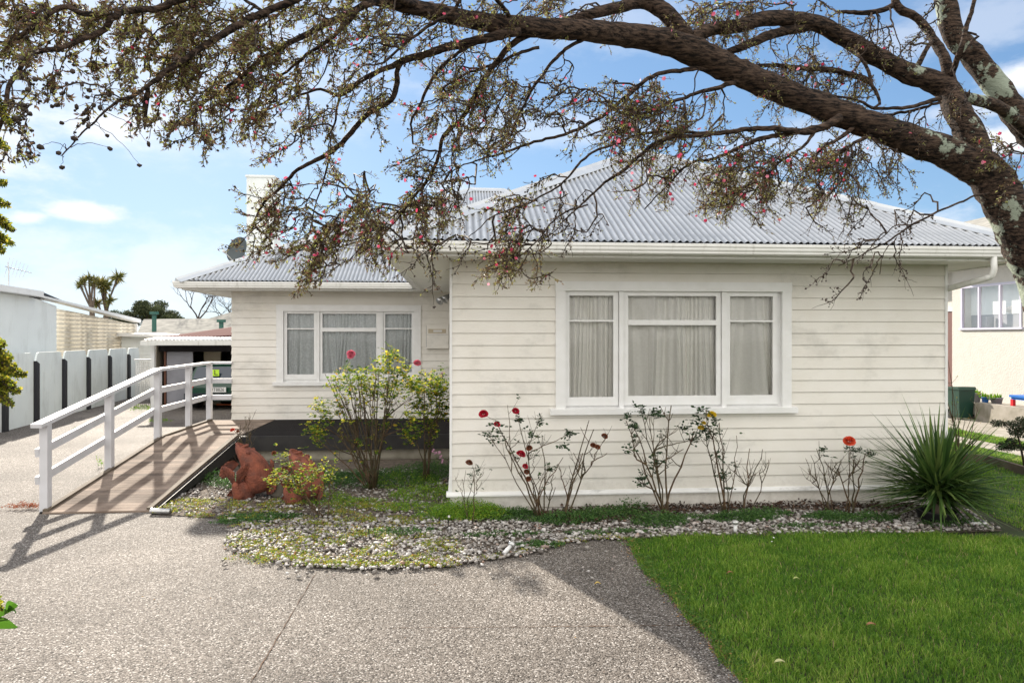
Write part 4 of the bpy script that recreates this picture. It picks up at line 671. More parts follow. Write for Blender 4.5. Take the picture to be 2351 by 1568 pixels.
# ---------------------------------------------------------------- roses
def rose(name, label, base, tips, lf, flowers=(), Y=None, lit=False, nleaf=200, twig=1.0, bottom=0., canew=.008, spread=.12, leafsz=.036, leaf_at=None, group='rose bushes'):
    c = onY(base[0], base[1], Y); c.z = bottom; t = thing(name, label, 'rose bush', tuple(c), group); b = MB(); ends = []; paths = []
    for (x, y) in tips:
        e = onY(x, y, Y + random.uniform(-spread, spread)); st = c + Vector((random.uniform(-.05, .05), random.uniform(-.04, .04), -.02)); kr = 1.
        if len(paths) >= 2 + len(tips) // 6 and random.random() < .8:             # side cane leaving an older one
            cand = [q for pa in paths[:6] for q in pa[1:5] if q.z < e.z - .12]
            if cand: st = min(cand, key=lambda q: abs(q.x - e.x) * 1.6 + abs(q.y - e.y) + random.uniform(0, .15) + .35 * (e.z - q.z)).copy(); kr = .7
        d = e - st
        pts = []; sw = Vector((random.uniform(-.03, .03), random.uniform(-.03, .03), 0)); n = 7; bx = random.uniform(.75, 1.3)
        for k in range(n + 1):
            u = k / n; p = st + Vector((d.x * u ** bx, d.y * u, d.z * u ** .95)) + sw * math.sin(u * 5) + Vector((random.uniform(-.018, .018), random.uniform(-.015, .015), 0)) * min(1, 3 * u); pts.append(p)
        r0 = canew * random.uniform(.75, 1.35) * kr; b.tube(pts, [r0 * (1 - .62 * k / n) for k in range(n + 1)], 6, rough=.06); paths.append(pts); ends.append(pts[-1])
        for k in range(int(3 * twig + random.random())):
            i = random.randint(3, n - 1); p = pts[i]; dr = Vector((random.uniform(-1, 1), random.uniform(-.5, .5), random.uniform(.5, 1.4))).normalized(); L = random.uniform(.06, .22)
            q1 = p + dr * L * .5 + Vector((0, 0, -.006)); q2 = p + dr * L + Vector((0, 0, .02)); b.tube([p, q1, q2], [r0 * .42, r0 * .34, r0 * .2], 5); ends.append(q2)
            if random.random() < .6: q3 = q1 + Vector((random.uniform(-1, 1), random.uniform(-.6, .6), random.uniform(.3, 1.2))).normalized() * L * .5; b.tube([q1, q3], [r0 * .28, r0 * .15], 4); ends.append(q3)
        for k in range(14):                               # thorns
            i = random.randint(1, n - 1); p = pts[i].lerp(pts[i + 1], random.random()); dr = Vector((random.uniform(-1, 1), random.uniform(-1, 1), .3)).normalized(); b.tube([p, p + dr * .014], [.003, .0006], 3, cap=False)
    b.build('canes', M['cane'], t, smooth=True)
    if nleaf:
        P, D = [], []
        src = [onY(x, y, Y + random.uniform(-spread, spread)) for (x, y, *_r) in (leaf_at or [])]
        rad = [(_r[0] if _r else .06) for (x, y, *_r) in (leaf_at or [])]
        for _ in range(int(nleaf * (1 if lit else 1.5)) // 5):
            if src and random.random() < .8: i = random.randrange(len(src)); p = src[i] + Vector([random.gauss(0, rad[i] * .6) for _k in range(3)])
            else: p = random.choice(ends) + Vector([random.gauss(0, .03) for _k in range(3)])
            dr = Vector((random.gauss(0, 1), random.gauss(0, 1), random.gauss(.1, .5))).normalized(); sd_ = dr.cross(Vector((0, 0, 1))).normalized()
            for (u, v) in ((.05, .9), (.05, -.9), (.5, .9), (.5, -.9), (1., 0)):
                P.append(p + dr * leafsz * 1.5 * u); D.append(dr * (.6 if v else 1) + sd_ * v + Vector((0, 0, random.uniform(-.3, .2))))
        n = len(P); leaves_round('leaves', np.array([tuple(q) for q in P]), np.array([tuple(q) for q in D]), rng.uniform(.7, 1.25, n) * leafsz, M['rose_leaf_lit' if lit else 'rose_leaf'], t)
    for (x, y, mt, sz_) in flowers:
        sz_ *= 1.2; p = onY(x, y, Y + random.uniform(-.05, .02)); b = MB()
        j = min(range(len(ends)), key=lambda i: (ends[i] - p).length); st = MB()
        tl = Euler((random.uniform(.3, .8), random.uniform(-.4, .4), 0)).to_matrix()
        for ring in range(5):
            k = 5 + ring; rr = sz_ * (.18 + .27 * ring) 
            for i in range(k):
                a = 2 * math.pi * (i / k) + ring * .5; el = math.radians(84 - 21 * ring) + random.uniform(-.12, .12); d = tl @ Vector((math.cos(a) * math.cos(el), math.sin(a) * math.cos(el), math.sin(el))); s_ = tl @ Vector((-math.sin(a), math.cos(a), 0)); o = p + tl @ Vector((math.cos(a), math.sin(a), 0)) * sz_ * .1 * (ring + 1)
                L = sz_ * (1.05 - .07 * ring); wd = sz_ * (.36 + .07 * ring); b.add([tuple(o - s_ * wd * .3), tuple(o + s_ * wd * .3), tuple(o + d * L * .6 + s_ * wd), tuple(o + d * L + Vector((0, 0, -.1 * L)) + s_ * wd * .45), tuple(o + d * L - s_ * wd * .45 + Vector((0, 0, -.08 * L))), tuple(o + d * L * .6 - s_ * wd)], [(0, 1, 2, 5), (5, 2, 3, 4)])
        b.tube([p - Vector((0, 0, sz_ * .1)), p + Vector((0, -.1 * sz_, sz_ * .35)), p + Vector((0, -.2 * sz_, sz_ * .7))], [sz_ * .2, sz_ * .42, sz_ * .12], 9, rough=.15)
        fo = b.build('flower', M[mt], t)
        sb = MB(); sb.tube([ends[j], ends[j].lerp(p, .5) + Vector((0, 0, -.01)), p], [.003, .0025, .004], 5); sb.build('flower_stem', M['cane'], t)
    return t
def leaves_round(name, P, D, L, m, parent):
    n = len(P); D = unit(D); R = unit(np.cross(D, rng.standard_normal((n, 3)) * .5 + np.array([[0, 0, 1.]]))); Nn = np.cross(R, D); L = L[:, None]; W = L * .36
    V = np.stack([P, P + D * L * .3 + R * W + Nn * W * .25, P + D * L * .7 + R * W * .8 + Nn * W * .2, P + D * L, P + D * L * .7 - R * W * .8 + Nn * W * .2, P + D * L * .3 - R * W + Nn * W * .25], 1)
    return quads_mesh(name, V, 6, [(0, 1, 2, 3), (0, 3, 4, 5)], rng.random(n), m, parent)
RY = 7.55
rose('rose_bush', 'tall bare stemmed rose with a dark red bloom at its upper left', (1245, 1192), [(1135, 965), (1125, 1000), (1160, 1000), (1184, 955), (1165, 930), (1215, 1010), (1240, 955), (1252, 1000), (1210, 1060), (1230, 1050), (1260, 1060), (1300, 1000), (1290, 1050), (1270, 1090), (1225, 1110)], 0,
     [(1110, 950, 'red', .036), (1184, 943, 'red', .028), (1141, 974, 'red', .026), (1196, 1042, 'red', .036), (1206, 1070, 'red', .022), (1215, 1028, 'dead', .024), (1209, 1083, 'dead', .022), (1213, 1099, 'dead', .022)], RY, nleaf=330, twig=.8, canew=.009,
     leaf_at=[(1135, 980, .08), (1150, 1000, .07), (1125, 1000, .05), (1160, 990, .06), (1190, 965, .03), (1242, 965, .03), (1290, 1025, .03), (1306, 997, .03), (1265, 1080, .02), (1220, 1000, .02)])
rose('rose_bush', 'forked bare rose with only withered brown blooms, left of the window centre', (1296, 1188), [(1352, 965), (1370, 985), (1335, 1040), (1325, 1070), (1392, 1005), (1385, 1040), (1310, 1100), (1285, 1075), (1345, 1060)], 0, [(1388, 1001, 'dead', .026), (1362, 1022, 'dead', .024), (1372, 1026, 'dead', .022)], RY, nleaf=0, twig=1.2, canew=.010)
rose('rose_bush', 'low twiggy rose with one faded orange bloom at the front wall corner', (1075, 1165), [(1062, 1100), (1085, 1075), (1090, 1080), (1100, 1110), (1105, 1085), (1048, 1090)], 0, [(1077, 1062, 'dead', .028)], RY, nleaf=60, canew=.005, leafsz=.022, leaf_at=[(1080, 1090, .05), (1098, 1080, .03)])
rose('rose_bush', 'thick trunked rose with dark leaves and no bloom below the window', (1525, 1190), [(1435, 965), (1450, 975), (1470, 940), (1495, 960), (1505, 960), (1440, 1030), (1460, 1010), (1535, 930), (1550, 985), (1530, 1000), (1590, 990), (1575, 1010), (1500, 1060), (1560, 1030), (1460, 1100), (1545, 1060)], 0, [], RY, nleaf=420, canew=.012, twig=1.0,
     leaf_at=[(1440, 962, .05), (1455, 975, .06), (1472, 940, .05), (1508, 950, .04), (1462, 1005, .05), (1440, 1035, .05), (1505, 1070, .07), (1470, 1105, .04), (1585, 1005, .06), (1570, 985, .04)])
rose('rose_bush', 'slender rose with two yellow blooms below the right end of the window', (1668, 1190), [(1618, 940), (1605, 965), (1655, 970), (1640, 985), (1695, 1000), (1645, 1060), (1660, 1030), (1640, 1000)], 0, [(1634, 952, 'yellow', .036), (1609, 982, 'yellow', .026), (1616, 971, 'yellow', .018)], RY, nleaf=330, canew=.009, twig=.9,
     leaf_at=[(1610, 950, .06), (1600, 970, .05), (1605, 1000, .06), (1622, 990, .04), (1642, 965, .04), (1658, 1095, .03), (1672, 1120, .02)])
rose('rose_bush', 'short leafless rose with a single forked cane and sawn tips', (1705, 1180), [(1725, 1030), (1745, 1030), (1770, 1055), (1755, 1060), (1685, 1080), (1725, 1080)], 0, [], RY + .05, nleaf=0, canew=.009, twig=1.1)
rose('rose_bush', 'leafless fan shaped rose left of the coral bloom', (1912, 1180), [(1852, 1052), (1860, 1045), (1882, 1030), (1848, 1095), (1915, 1055), (1922, 1060), (1928, 1075), (1900, 1070), (1875, 1090)], 0, [], RY + .05, nleaf=30, canew=.009, twig=1.2, leaf_at=[(1895, 1038, .04)])
rose('rose_bush', 'short rose topped by one coral orange bloom beside the spiky plant', (1950, 1178), [(1955, 1035), (1960, 1050), (1985, 1040), (1995, 1035), (1975, 1060), (1930, 1080)], 0, [(1950, 1012, 'orange', .045)], RY, nleaf=170, canew=.010, leafsz=.024, leaf_at=[(1950, 1030, .04), (1965, 1032, .03), (1990, 1040, .06), (2005, 1040, .05)])
# left group near the deck
tp = [(random.gauss(845, 55), random.uniform(830, 1000)) for _ in range(46)] + [(730, 940), (725, 970), (720, 1000), (745, 1015), (770, 870), (900, 820), (920, 840), (800, 850), (960, 900)]
la = [(x, y, .11) for x, y in [(775, 875), (800, 865), (815, 855), (830, 880), (850, 870), (865, 850), (880, 890), (905, 815), (900, 850), (915, 870), (930, 890), (940, 880), (880, 830), (860, 900), (840, 900), (790, 890), (910, 900), (950, 890), (735, 935), (745, 955), (735, 990), (715, 985), (725, 1010), (770, 935), (890, 860), (925, 850), (885, 920), (945, 960), (935, 990)]]
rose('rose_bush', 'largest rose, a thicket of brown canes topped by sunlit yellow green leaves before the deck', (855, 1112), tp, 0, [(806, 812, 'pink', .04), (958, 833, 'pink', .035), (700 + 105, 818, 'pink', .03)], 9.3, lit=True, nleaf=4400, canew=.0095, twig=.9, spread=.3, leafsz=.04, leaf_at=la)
tp = [(random.gauss(985, 25), random.uniform(870, 1010)) for _ in range(16)]
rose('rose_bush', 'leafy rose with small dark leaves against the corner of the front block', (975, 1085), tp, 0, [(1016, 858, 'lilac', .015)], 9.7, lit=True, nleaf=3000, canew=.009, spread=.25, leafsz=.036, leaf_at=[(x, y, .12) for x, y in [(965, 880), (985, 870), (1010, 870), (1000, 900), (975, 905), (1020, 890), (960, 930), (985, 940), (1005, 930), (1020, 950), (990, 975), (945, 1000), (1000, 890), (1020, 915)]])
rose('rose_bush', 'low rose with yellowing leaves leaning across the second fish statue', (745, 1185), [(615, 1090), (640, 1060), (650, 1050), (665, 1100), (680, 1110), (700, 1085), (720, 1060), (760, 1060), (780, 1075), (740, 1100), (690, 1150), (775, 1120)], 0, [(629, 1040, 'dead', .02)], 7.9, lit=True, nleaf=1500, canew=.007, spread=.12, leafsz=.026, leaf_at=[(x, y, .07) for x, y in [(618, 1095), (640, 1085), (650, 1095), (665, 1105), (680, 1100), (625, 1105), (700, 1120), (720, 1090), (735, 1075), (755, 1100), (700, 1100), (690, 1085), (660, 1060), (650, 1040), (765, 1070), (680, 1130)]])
rose('rose_bush', 'small dead rose sticking up behind the first fish statue', (560, 1085), [(548, 985), (555, 975), (565, 955), (575, 958), (578, 990), (545, 1010), (570, 1000)], 0, [(534, 987, 'orange', .022), (546, 990, 'dead', .014)], 9.1, nleaf=0, canew=.007, spread=.08, twig=1.6)
# lilac flower spray by the wall corner
c = onY(1006, 1075, 9.0); c.z = 0; t = thing('lilac_flower', 'single spray of pale pink flowers behind the front wall corner', 'flower', tuple(c)); b = MB(); top = onY(1000, 1040, 9.0); b.tube([c, c.lerp(top, .5) + Vector((.02, 0, 0)), top], [.004, .003, .002], 5); b.build('stem', M['leaf_plain'], t)
for dx, dz in ((0, 0), (.05, .01), (-.03, .03), (.07, -.05), (.09, -.1)): 
    p = top + Vector((dx, 0, dz)); blobs('floret', np.array([tuple(p)] * 7) + rng.normal(0, .008, (7, 3)), rng.uniform(.009, .016, 7), M['lilac'], t)
# ---------------------------------------------------------------- strap-leaved plant in its pot
pc = onZ(2152, 1196); yu = thing('cabbage_tree_plant', 'large spiky green strap leaved plant in a low black pot at the house corner', 'potted plant', tuple(pc))
b = MB(); b.lathe([(0, 0), (.17, 0), (.19, .02), (.205, .11), (.215, .125), (.195, .125), (.18, .08), (0, .08)], tuple(pc), 26); b.build('pot', M['black_plastic'], yu, smooth=True)
n = 560; V = []; seg = 7; r_ = []
el = np.degrees(np.arcsin(rng.uniform(math.sin(math.radians(-12)), 1, n))); 
for i in range(n):
    az = rng.random() * 6.283; e = math.radians(el[i]); L = rng.uniform(.62, 1.06) * (1.02 if e > .2 else .85); w_ = rng.uniform(.010, .017); cen = Vector((pc.x + rng.normal(0, .03), pc.y + rng.normal(0, .03), .22 + rng.uniform(0, .22))); d = Vector((math.cos(az) * math.cos(e), math.sin(az) * math.cos(e), math.sin(e))); dr = rng.uniform(.02, .16) * (1.4 if e < .6 else .55)
    row = []
    for k in range(seg + 1):
        u = k / seg; p = cen + d * L * u + Vector((0, 0, -dr * L * u * u * 1.2)); sdv = d.cross(Vector((0, 0, 1))).normalized(); up = sdv.cross(d); ww = w_ * (.75 + .5 * math.sin(min(1, u * 2.2) * 1.57)) * (1 - u ** 2.4) + .0006
        row += [tuple(p - sdv * ww + up * ww * .35), tuple(p), tuple(p + sdv * ww + up * ww * .35)]
    V.append(row); r_.append(rng.random())
fcs = []
for k in range(seg): fcs += [(3 * k, 3 * k + 1, 3 * k + 4, 3 * k + 3), (3 * k + 1, 3 * k + 2, 3 * k + 5, 3 * k + 4)]
quads_mesh('strap_leaves', np.array(V), 3 * (seg + 1), fcs, np.array(r_), M['yucca'], yu)
b = MB(); b.tube([pc + Vector((0, 0, .05)), pc + Vector((0, 0, .4))], [.06, .045], 10, rough=.1); b.build('stem', M['cord_trunk'], yu)
# ---------------------------------------------------------------- garden lamps, stakes, pipe
def lamp(p, d, label, L=.16):
    t = thing('solar_garden_lamp', label, 'garden lamp', tuple(p), 'solar garden lamps'); d = Vector(d).normalized()
    b = MB(); b.tube([p, p + d * L * .55], .019, 12); b.build('lens', M['frost'], t, smooth=True); b = MB(); b.tube([p + d * L * .55, p + d * L * .6, p + d * L * .75, p + d * L * .8], [.022, .034, .034, .02], 16); b.build('cap', M['steel'], t, smooth=True); return t
lamp(onZ(1688, 1224), (0, 0, 1), 'upright stainless garden lamp at the lawn edge below the yellow rose', .17)
lamp(onZ(1157, 1277) + Vector((0, 0, .03)), (.45, .55, .28), 'fallen pale garden lamp lying on the pebbles at the driveway edge', .2)
lamp(onZ(2228, 1208) + Vector((0, 0, .03)), (1, -.15, .03), 'fallen metal garden lamp lying at the right end of the bed', .2)
for (x, y, tx, ty, lb) in ((733, 1196, 728, 1170, 'thin black stake with a pale head near the second fish statue'), (849, 1241, 845, 1211, 'thin black stake standing in the middle of the pebbles'), (1027, 1229, 1031, 1186, 'thin black stake before the bright feathery weeds')):
    p = onZ(x, y); q = onY(tx, ty, p.y); t = thing('garden_stake', lb, 'garden stake', tuple(p), 'black garden stakes'); b = MB(); b.tube([p, q], .004, 6); b.build('rod', M['black_plastic'], t); b = MB(); b.tube([q - Vector((0, 0, .005)), q + Vector((0, 0, .012))], .011, 10); b.build('head', M['frost'], t)
p = onZ(372, 1180) + Vector((0, 0, .035)); b = MB(); n = 16; a = p + Vector((-.13, .02, 0)); q = p + Vector((.1, -.02, 0))
b.tube([a, q, q, a], [.032, .032, .026, .026], n, cap=False); tag(b.build('drain_pipe', M['steel'], smooth=True), 'short grey drain pipe end lying beside the foot of the ramp', 'pipe')
lv = [((1372, 1344), .05, (.55, .40, .12), 'curled yellow leaf fallen on the driveway in the middle of the photo'), ((1676, 1328), .05, (.30, .14, .07), 'brown leaf fallen on the left side of the lawn'), ((1828, 1342), .055, (.40, .44, .16), 'pale green leaf fallen on the lawn'), ((2000, 1450), .07, (.32, .16, .08), 'largest brown leaf fallen on the lawn'), ((1790, 1538), .07, (.5, .5, .25), 'pale leaf fallen on the lawn near the bottom of the photo')]
for (pp_, L, col, lb) in lv:
    p = onZ(*pp_) + Vector((0, 0, .012 if pp_[0] < 1600 else .045)); b = MB(); n = 7; V = []
    for k in range(n + 1):
        u = k / n; w_ = L * .22 * math.sin(math.pi * min(.98, u + .03)); z = .012 * math.sin(u * 3.1); V += [tuple(p + Vector((L * (u - .5), -w_, z + .006))), tuple(p + Vector((L * (u - .5), 0, z))), tuple(p + Vector((L * (u - .5), w_, z + .008)))]
    b.add(V, [(3 * k + i, 3 * k + i + 1, 3 * k + i + 4, 3 * k + i + 3) for k in range(n) for i in (0, 1)]); tag(b.build('fallen_leaf', mat('dry_leaf', col, .7, trans=.2)), lb, 'leaf', 'fallen leaves')
for (x, y, lb) in ((1776, 1245, 'upper of two white daisies in the lawn'), (1772, 1254, 'lower of two white daisies in the lawn'), (1716, 1227, 'lone white daisy at the edge of the pebbles')):
    p = onZ(x, y) + Vector((0, 0, .05)); t = thing('daisy', lb, 'flower', tuple(p), 'white daisies'); blobs('petals', np.array([tuple(p)]), np.array([.011]), M['frost'], t, .4); b = MB(); b.tube([p, p - Vector((0, 0, .05))], .001, 4); b.build('stem', M['leaf_plain'], t)
# ---------------------------------------------------------------- left side: fence and buildings
FP, FQ = (-9.78, 15.5), (-10.9, 23.5); fd = Vector((FQ[0] - FP[0], FQ[1] - FP[1], 0)).normalized(); fo_ = Vector((fd.y, -fd.x, 0))
fence = thing('paling_fence', 'pale boundary fence of wide clipped panels between black posts', 'fence', (FP[0], FP[1], 0))
sp_ = [onL(x, 900, FP, FQ) for x in (-75, 3, 76, 141, 197, 246.5, 290.5, 318)]; tt = [(Vector((p.x, p.y, 0)) - Vector((FP[0], FP[1], 0))).dot(fd) for p in sp_]
def FT(s_, z, h): p = Vector((FP[0], FP[1], 0)) + fd * s_ + fo_ * h; return (p.x, p.y, z)
for i in range(len(tt) - 1):
    a, c = tt[i] + .03, tt[i + 1] - .03; b = MB(); ch = .11; b.prism([(a, 0), (c, 0), (c, 1.42), (c - ch, 1.64), (c - ch - .06, 1.665), (a + ch + .06, 1.665), (a + ch, 1.64), (a, 1.42)], .0, .04, FT); b.build('panel', M['paling'], fence)
for t_s in tt[:-1]: b = MB(); b.prism([(t_s - .08, -.02), (t_s + .08, -.02), (t_s + .08, 1.40), (t_s - .08, 1.47)], .042, .11, FT); b.build('post', M['charcoal'], fence)
BP, BQ = (-10.75, 15.5), (-11.87, 23.5); bd = fd
nb = thing('white_outbuilding', 'white neighbouring building with a sloping roof edge and a ribbed plastic side', 'building', (BP[0], BP[1], 0))
def bl(px, py): p = onL(px, py, BP, BQ); return ((Vector((p.x, p.y, 0)) - Vector((BP[0], BP[1], 0))).dot(bd), p.z)
def BT(s_, z, h): p = Vector((BP[0], BP[1], 0)) + bd * s_ + fo_ * h; return (p.x, p.y, z)
s0, s1, s2, s3 = bl(-350, 700)[0], bl(72, 672)[0], bl(130, 700)[0], bl(314, 740)[0]
b = MB(); b.prism([(s0, -.05), (s2, -.05), (s2, bl(130, 703)[1]), bl(100, 692), (s1, bl(72, 682)[1]), (s0, bl(72, 676)[1])], -3.0, 0, BT); b.build('wall', M['white_wall'], nb)
b = MB(); za, zb2 = bl(130, 707)[1], bl(312, 745)[1]; ns = 34; 
for k in range(ns * 5):                                    # ribbed sheet, ribs horizontal
    pass
V = []; nr = 150; zlo = .9
for k in range(nr + 1):
    z = zlo + (za - zlo) * k / nr; off = .03 * math.sin(z / .125 * 6.283); f2 = min(1., max(0., (za - z) / (za - zb2))); V += [BT(s2, z, -.05 + off), BT(s2 + (s3 - s2) * f2, z, -.05 + off)]
b.add(V, [(2 * k, 2 * k + 1, 2 * k + 3, 2 * k + 2) for k in range(nr)], .5); b.build('ribbed_side', M['plastic_sheet'], nb, smooth=True)
b = MB()
for q in (.22, .45, .7, .88): b.prism([(s2 + (s3 - s2) * q, 0), (s2 + (s3 - s2) * q + .12, 0), (s2 + (s3 - s2) * q + .12, za + (zb2 - za) * q - .1), (s2 + (s3 - s2) * q, za + (zb2 - za) * q - .1)], -.3, -.2, BT)
b.prism([(s2, -.05), (s3, -.05), (s3, zb2 - .1), (s2, za - .1)], -2.0, -1.9, BT); b.build('inner_frame', M['cream_ply'], nb)
b = MB(); b.prism([bl(84, 682), bl(316, 741), bl(316, 733), bl(84, 678)], -.15, .12, BT); b.prism([(s3 - .05, -.02), (s3 + .1, -.02), (s3 + .1, zb2), (s3 - .05, zb2 + .03)], -.1, .02, BT); b.build('roof_edge', M['trim'], nb)
b = MB(); b.prism([(s0, bl(72, 677)[1]), (s1 + .1, bl(72, 681)[1]), (s1 + .12, bl(72, 668)[1]), (s0, bl(72, 664)[1])], -3, .25, BT); b.build('front_roof', M['trim'], nb)
b = MB(); b.prism([bl(66, 681), bl(150, 694.5), bl(92, 670)], -.3, .05, BT); b.build('dark_gable_triangle', M['charcoal'], nb)  # dark triangular piece at the gable end
# aerial
ap = at(20, 655, 17.5); an = thing('tv_aerial', 'thin television aerial on the roof at the left edge', 'aerial', tuple(ap)); b = MB(); q1 = at(18, 602, 17.5); b.tube([ap, q1 + Vector((.02, 0, -.2)), q1], .014, 6); b.build('mast', M['steel'], an)
b = MB(); q2 = at(72, 627, 17.2); q0 = at(12, 612, 17.6); b.tube([q0, q2], .01, 5)
for k in range(6): c = q0.lerp(q2, .08 + k * .14); d = Vector((.03, .06, .26 - .02 * k)); b.tube([c - d, c + d], .006, 4)
b.build('elements', M['steel'], an)
# far trees
def cordyline(px, py, zc, heads, lb):
    c = at(px, py, zc); c.z = 0; t = thing('cabbage_tree', lb, 'tree', tuple(c)); b = MB(); P, D, L = [], [], []
    forks = {}
    for (hx, hy, s_) in heads:
        e = at(hx, hy, zc + random.uniform(-.5, .5)); m1 = at((px + hx) / 2 + random.uniform(-3, 3), py * .35 + hy * .65 + 14, zc); st = at(px, py, zc)
        b.tube(catmull([tuple(st), tuple(m1), tuple(e)], .4), .05, 6, rough=.12)
        n = int(85 * s_) + 20; d = unit(rng.normal(0, 1, (n, 3)) + np.array([[0, 0, .25]])); P.append(np.tile(np.array(e), (n, 1))); D.append(d + np.array([[0, 0, -.15]])); L.append(rng.uniform(.3, .6, n) * (.35 + .6 * s_))
    st = at(px, py, zc); b.tube([(st.x, st.y, 0), tuple(st)], [.2, .12], 8, rough=.1); b.build('trunk', M['cord_trunk'], t); L = np.concatenate(L); leaves('crown', np.concatenate(P), np.concatenate(D), L, L * .10 + .02, M['cord'], t)
cordyline(212, 715, 34, [(184, 655, .55), (190, 643, .5), (204, 638, .7), (213, 652, .5), (217, 640, .35)], 'slim cabbage tree with three bare upright stems above the outbuilding roof')
cordyline(243, 718, 35, [(231, 652, 1.0), (238, 660, .9), (270, 638, 1.05), (243, 655, .9), (252, 690, .7), (225, 696, .7)], 'fuller cabbage tree with bushy yellow green heads right of the slim one')
def bushtree(px0, px1, py0, py1, zc, m, lb, n=5000, ls=.22, cat='tree', name='evergreen_tree'):
    c = at((px0 + px1) / 2, 773, zc); c.z = 0; t = thing(name, lb, cat, tuple(c)); s_ = zc / F; rx = (px1 - px0) / 2 * s_; rz = (py1 - py0) * s_
    cl = 26; P = []
    for k in range(cl):
        a = random.uniform(-1, 1); h = random.uniform(.1, 1) * math.sqrt(max(.05, 1 - a * a)); q = np.array([c.x + a * rx * .85, c.y + random.uniform(-1, 1) * rx * .6, H - (py1 - HY) * s_ + rz * h * .86]); P.append(q + unit(rng.normal(0, 1, (n // cl, 3))) * (rx * .2 * rng.random((n // cl, 1)) ** .35) * np.array([[1.2, 1, .8]]))
    P = np.concatenate(P); leaves('crown', P, rng.normal(0, 1, P.shape), rng.uniform(.6, 1.3, len(P)) * ls, rng.uniform(.6, 1.3, len(P)) * ls * .5, m, t)
    b = MB(); b.tube([(c.x, c.y, 0), (c.x + .1, c.y, H - (py1 - HY) * s_ + rz * .4)], [.25, .12], 8); b.build('trunk', M['bare'], t); return t
bushtree(262, 412, 690, 745, 42, M['pine'], 'rounded olive green evergreen behind the outbuilding and the far roof', 16000, .12)
def bare(px, py, zc, lb, spread, h, seed):
    rnd_ = random.Random(seed); c = at(px, py, zc); c.z = 0; t = thing('bare_tree', lb, 'tree', tuple(c), 'bare winter trees'); b = MB(); s_ = zc / F
    def grow(p, d, L, r, k):
        if k == 0 or r < .002: return
        q = p + d * L; b.tube([p, p.lerp(q, .5) + Vector((rnd_.gauss(0, L * .04),) * 3), q], [r, r * .85, r * .7], 4 if k < 4 else 6, cap=False)
        for _ in range(2 if k > 1 else 3):
            nd = (d + Vector((rnd_.gauss(0, spread), rnd_.gauss(0, spread * .6), rnd_.gauss(.05, spread * .5)))).normalized(); grow(q, nd, L * rnd_.uniform(.62, .88), r * .68, k - 1)
    st = at(px, py, zc); b.tube([(c.x, c.y, 0), tuple(st)], [.1, .07], 7)
    for _ in range(3): grow(st, Vector((rnd_.gauss(0, .6), rnd_.gauss(0, .3), .75)).normalized(), h, .045, 9)
    b.build('branches', M['bare'], t)
bare(455, 735, 36, 'bare winter tree with fine spreading twigs left of the house eaves', .42, .62, 3); bare(540, 745, 40, 'bare winter tree partly behind the left corner of the house', .45, .6, 8)
# far pale roof, white cottage, carport, car
fr = thing('far_house', 'distant low house with a pale sheet roof and green vent pipes', 'house', tuple(at(430, 760, 33)))
b = MB(); a0, a1 = at(314, 768, 30), at(560, 768, 30); r0, r1, r2 = at(330, 733, 33), at(480, 731, 33), at(560, 708, 33)
b.add([tuple(a0), tuple(a1), tuple(r2), tuple(r1), tuple(r0), tuple(a0 + Vector((0, 6, 0))), tuple(a1 + Vector((0, 6, 0)))], [(0, 1, 2, 3, 4), (4, 3, 2, 6, 5), (0, 4, 5), (1, 6, 2)]); b.build('roof', M['far_roof'], fr)
b = MB(); b.box(a0.x + .2, a1.x - .2, a0.y + .2, a0.y + 5.5, 0, a0.z - .02); b.build('wall', M['white_wall'], fr)
for (x, y0, y1) in ((354, 762, 722), (508, 762, 740)): b = MB(); p, q = at(x, y0, 30.6), at(x, y1, 30.6); b.tube([p, q], .1, 8); b.tube([q, q + Vector((0, 0, .12))], .2, 8); b.build('vent_pipe', M['green_pipe'], fr)
wc = thing('white_cottage', 'small white weatherboard building beyond the end of the fence', 'building', tuple(at(330, 860, 26)))
b = MB(); p0, p1 = at(312, 850, 25), at(352, 850, 25); zt_ = at(312, 772, 25).z; clad(b, (p0.x - .5, p0.y), (p1.x + .8, p1.y), 0, zt_); b.build('wall', M['white_wall'], wc)
b = MB(); b.prism([(p0.x - .7, zt_), (p1.x + 1, zt_ - .05), (p1.x + 1, zt_ + .05), (p0.x - .7, zt_ + .12)], p0.y - .3, p0.y + 3, lambda a, z, h: (a, h, z)); b.build('roof', M['trim'], wc)
lg = thing('lattice_gate', 'white lattice gate beside the end of the pale fence', 'gate', tuple(onZ(325, 915))); b = MB(); p0, p1 = at(312, 918, 21.8), at(345, 918, 21.8); zt_ = at(312, 828, 21.8).z
for k in range(9): 
    u = k / 8; x = p0.x + (p1.x - p0.x) * u; b.box(x - .008, x + .008, p0.y - .01, p0.y + .01, .05, zt_ - .02)
for k in range(18): z = .1 + (zt_ - .15) * k / 17; b.box(p0.x, p1.x, p0.y + .011, p0.y + .028, z - .008, z + .008)
b.build('lattice', M['trim'], lg); b = MB(); b.box(p0.x - .04, p1.x + .04, p0.y - .03, p0.y + .04, zt_, zt_ + .05); b.box(p1.x, p1.x + .05, p0.y - .03, p0.y + .04, 0, zt_); b.build('frame', M['trim'], lg)
CY = 20.2; cx = lambda px: onY(px, HY, CY).x; cz = lambda px, py: onY(px, py, CY).z
cpt = thing('carport', 'open carport with a corrugated clear roof edge and maroon slope', 'carport', (cx(355), CY, 0))
xl, xr = cx(343), cx(600)
b = MB(); zf = cz(350, 785); k = 0; V = []; nn2 = int((xr - xl) / (.076 / 6))
for i in range(nn2 + 1):
    x = xl + (xr - xl) * i / nn2; wv = .014 * math.sin(2 * math.pi * x / .1); V += [(x, CY - .45, zf + .06 + wv), (x, CY + .5, zf + .14 + wv)]
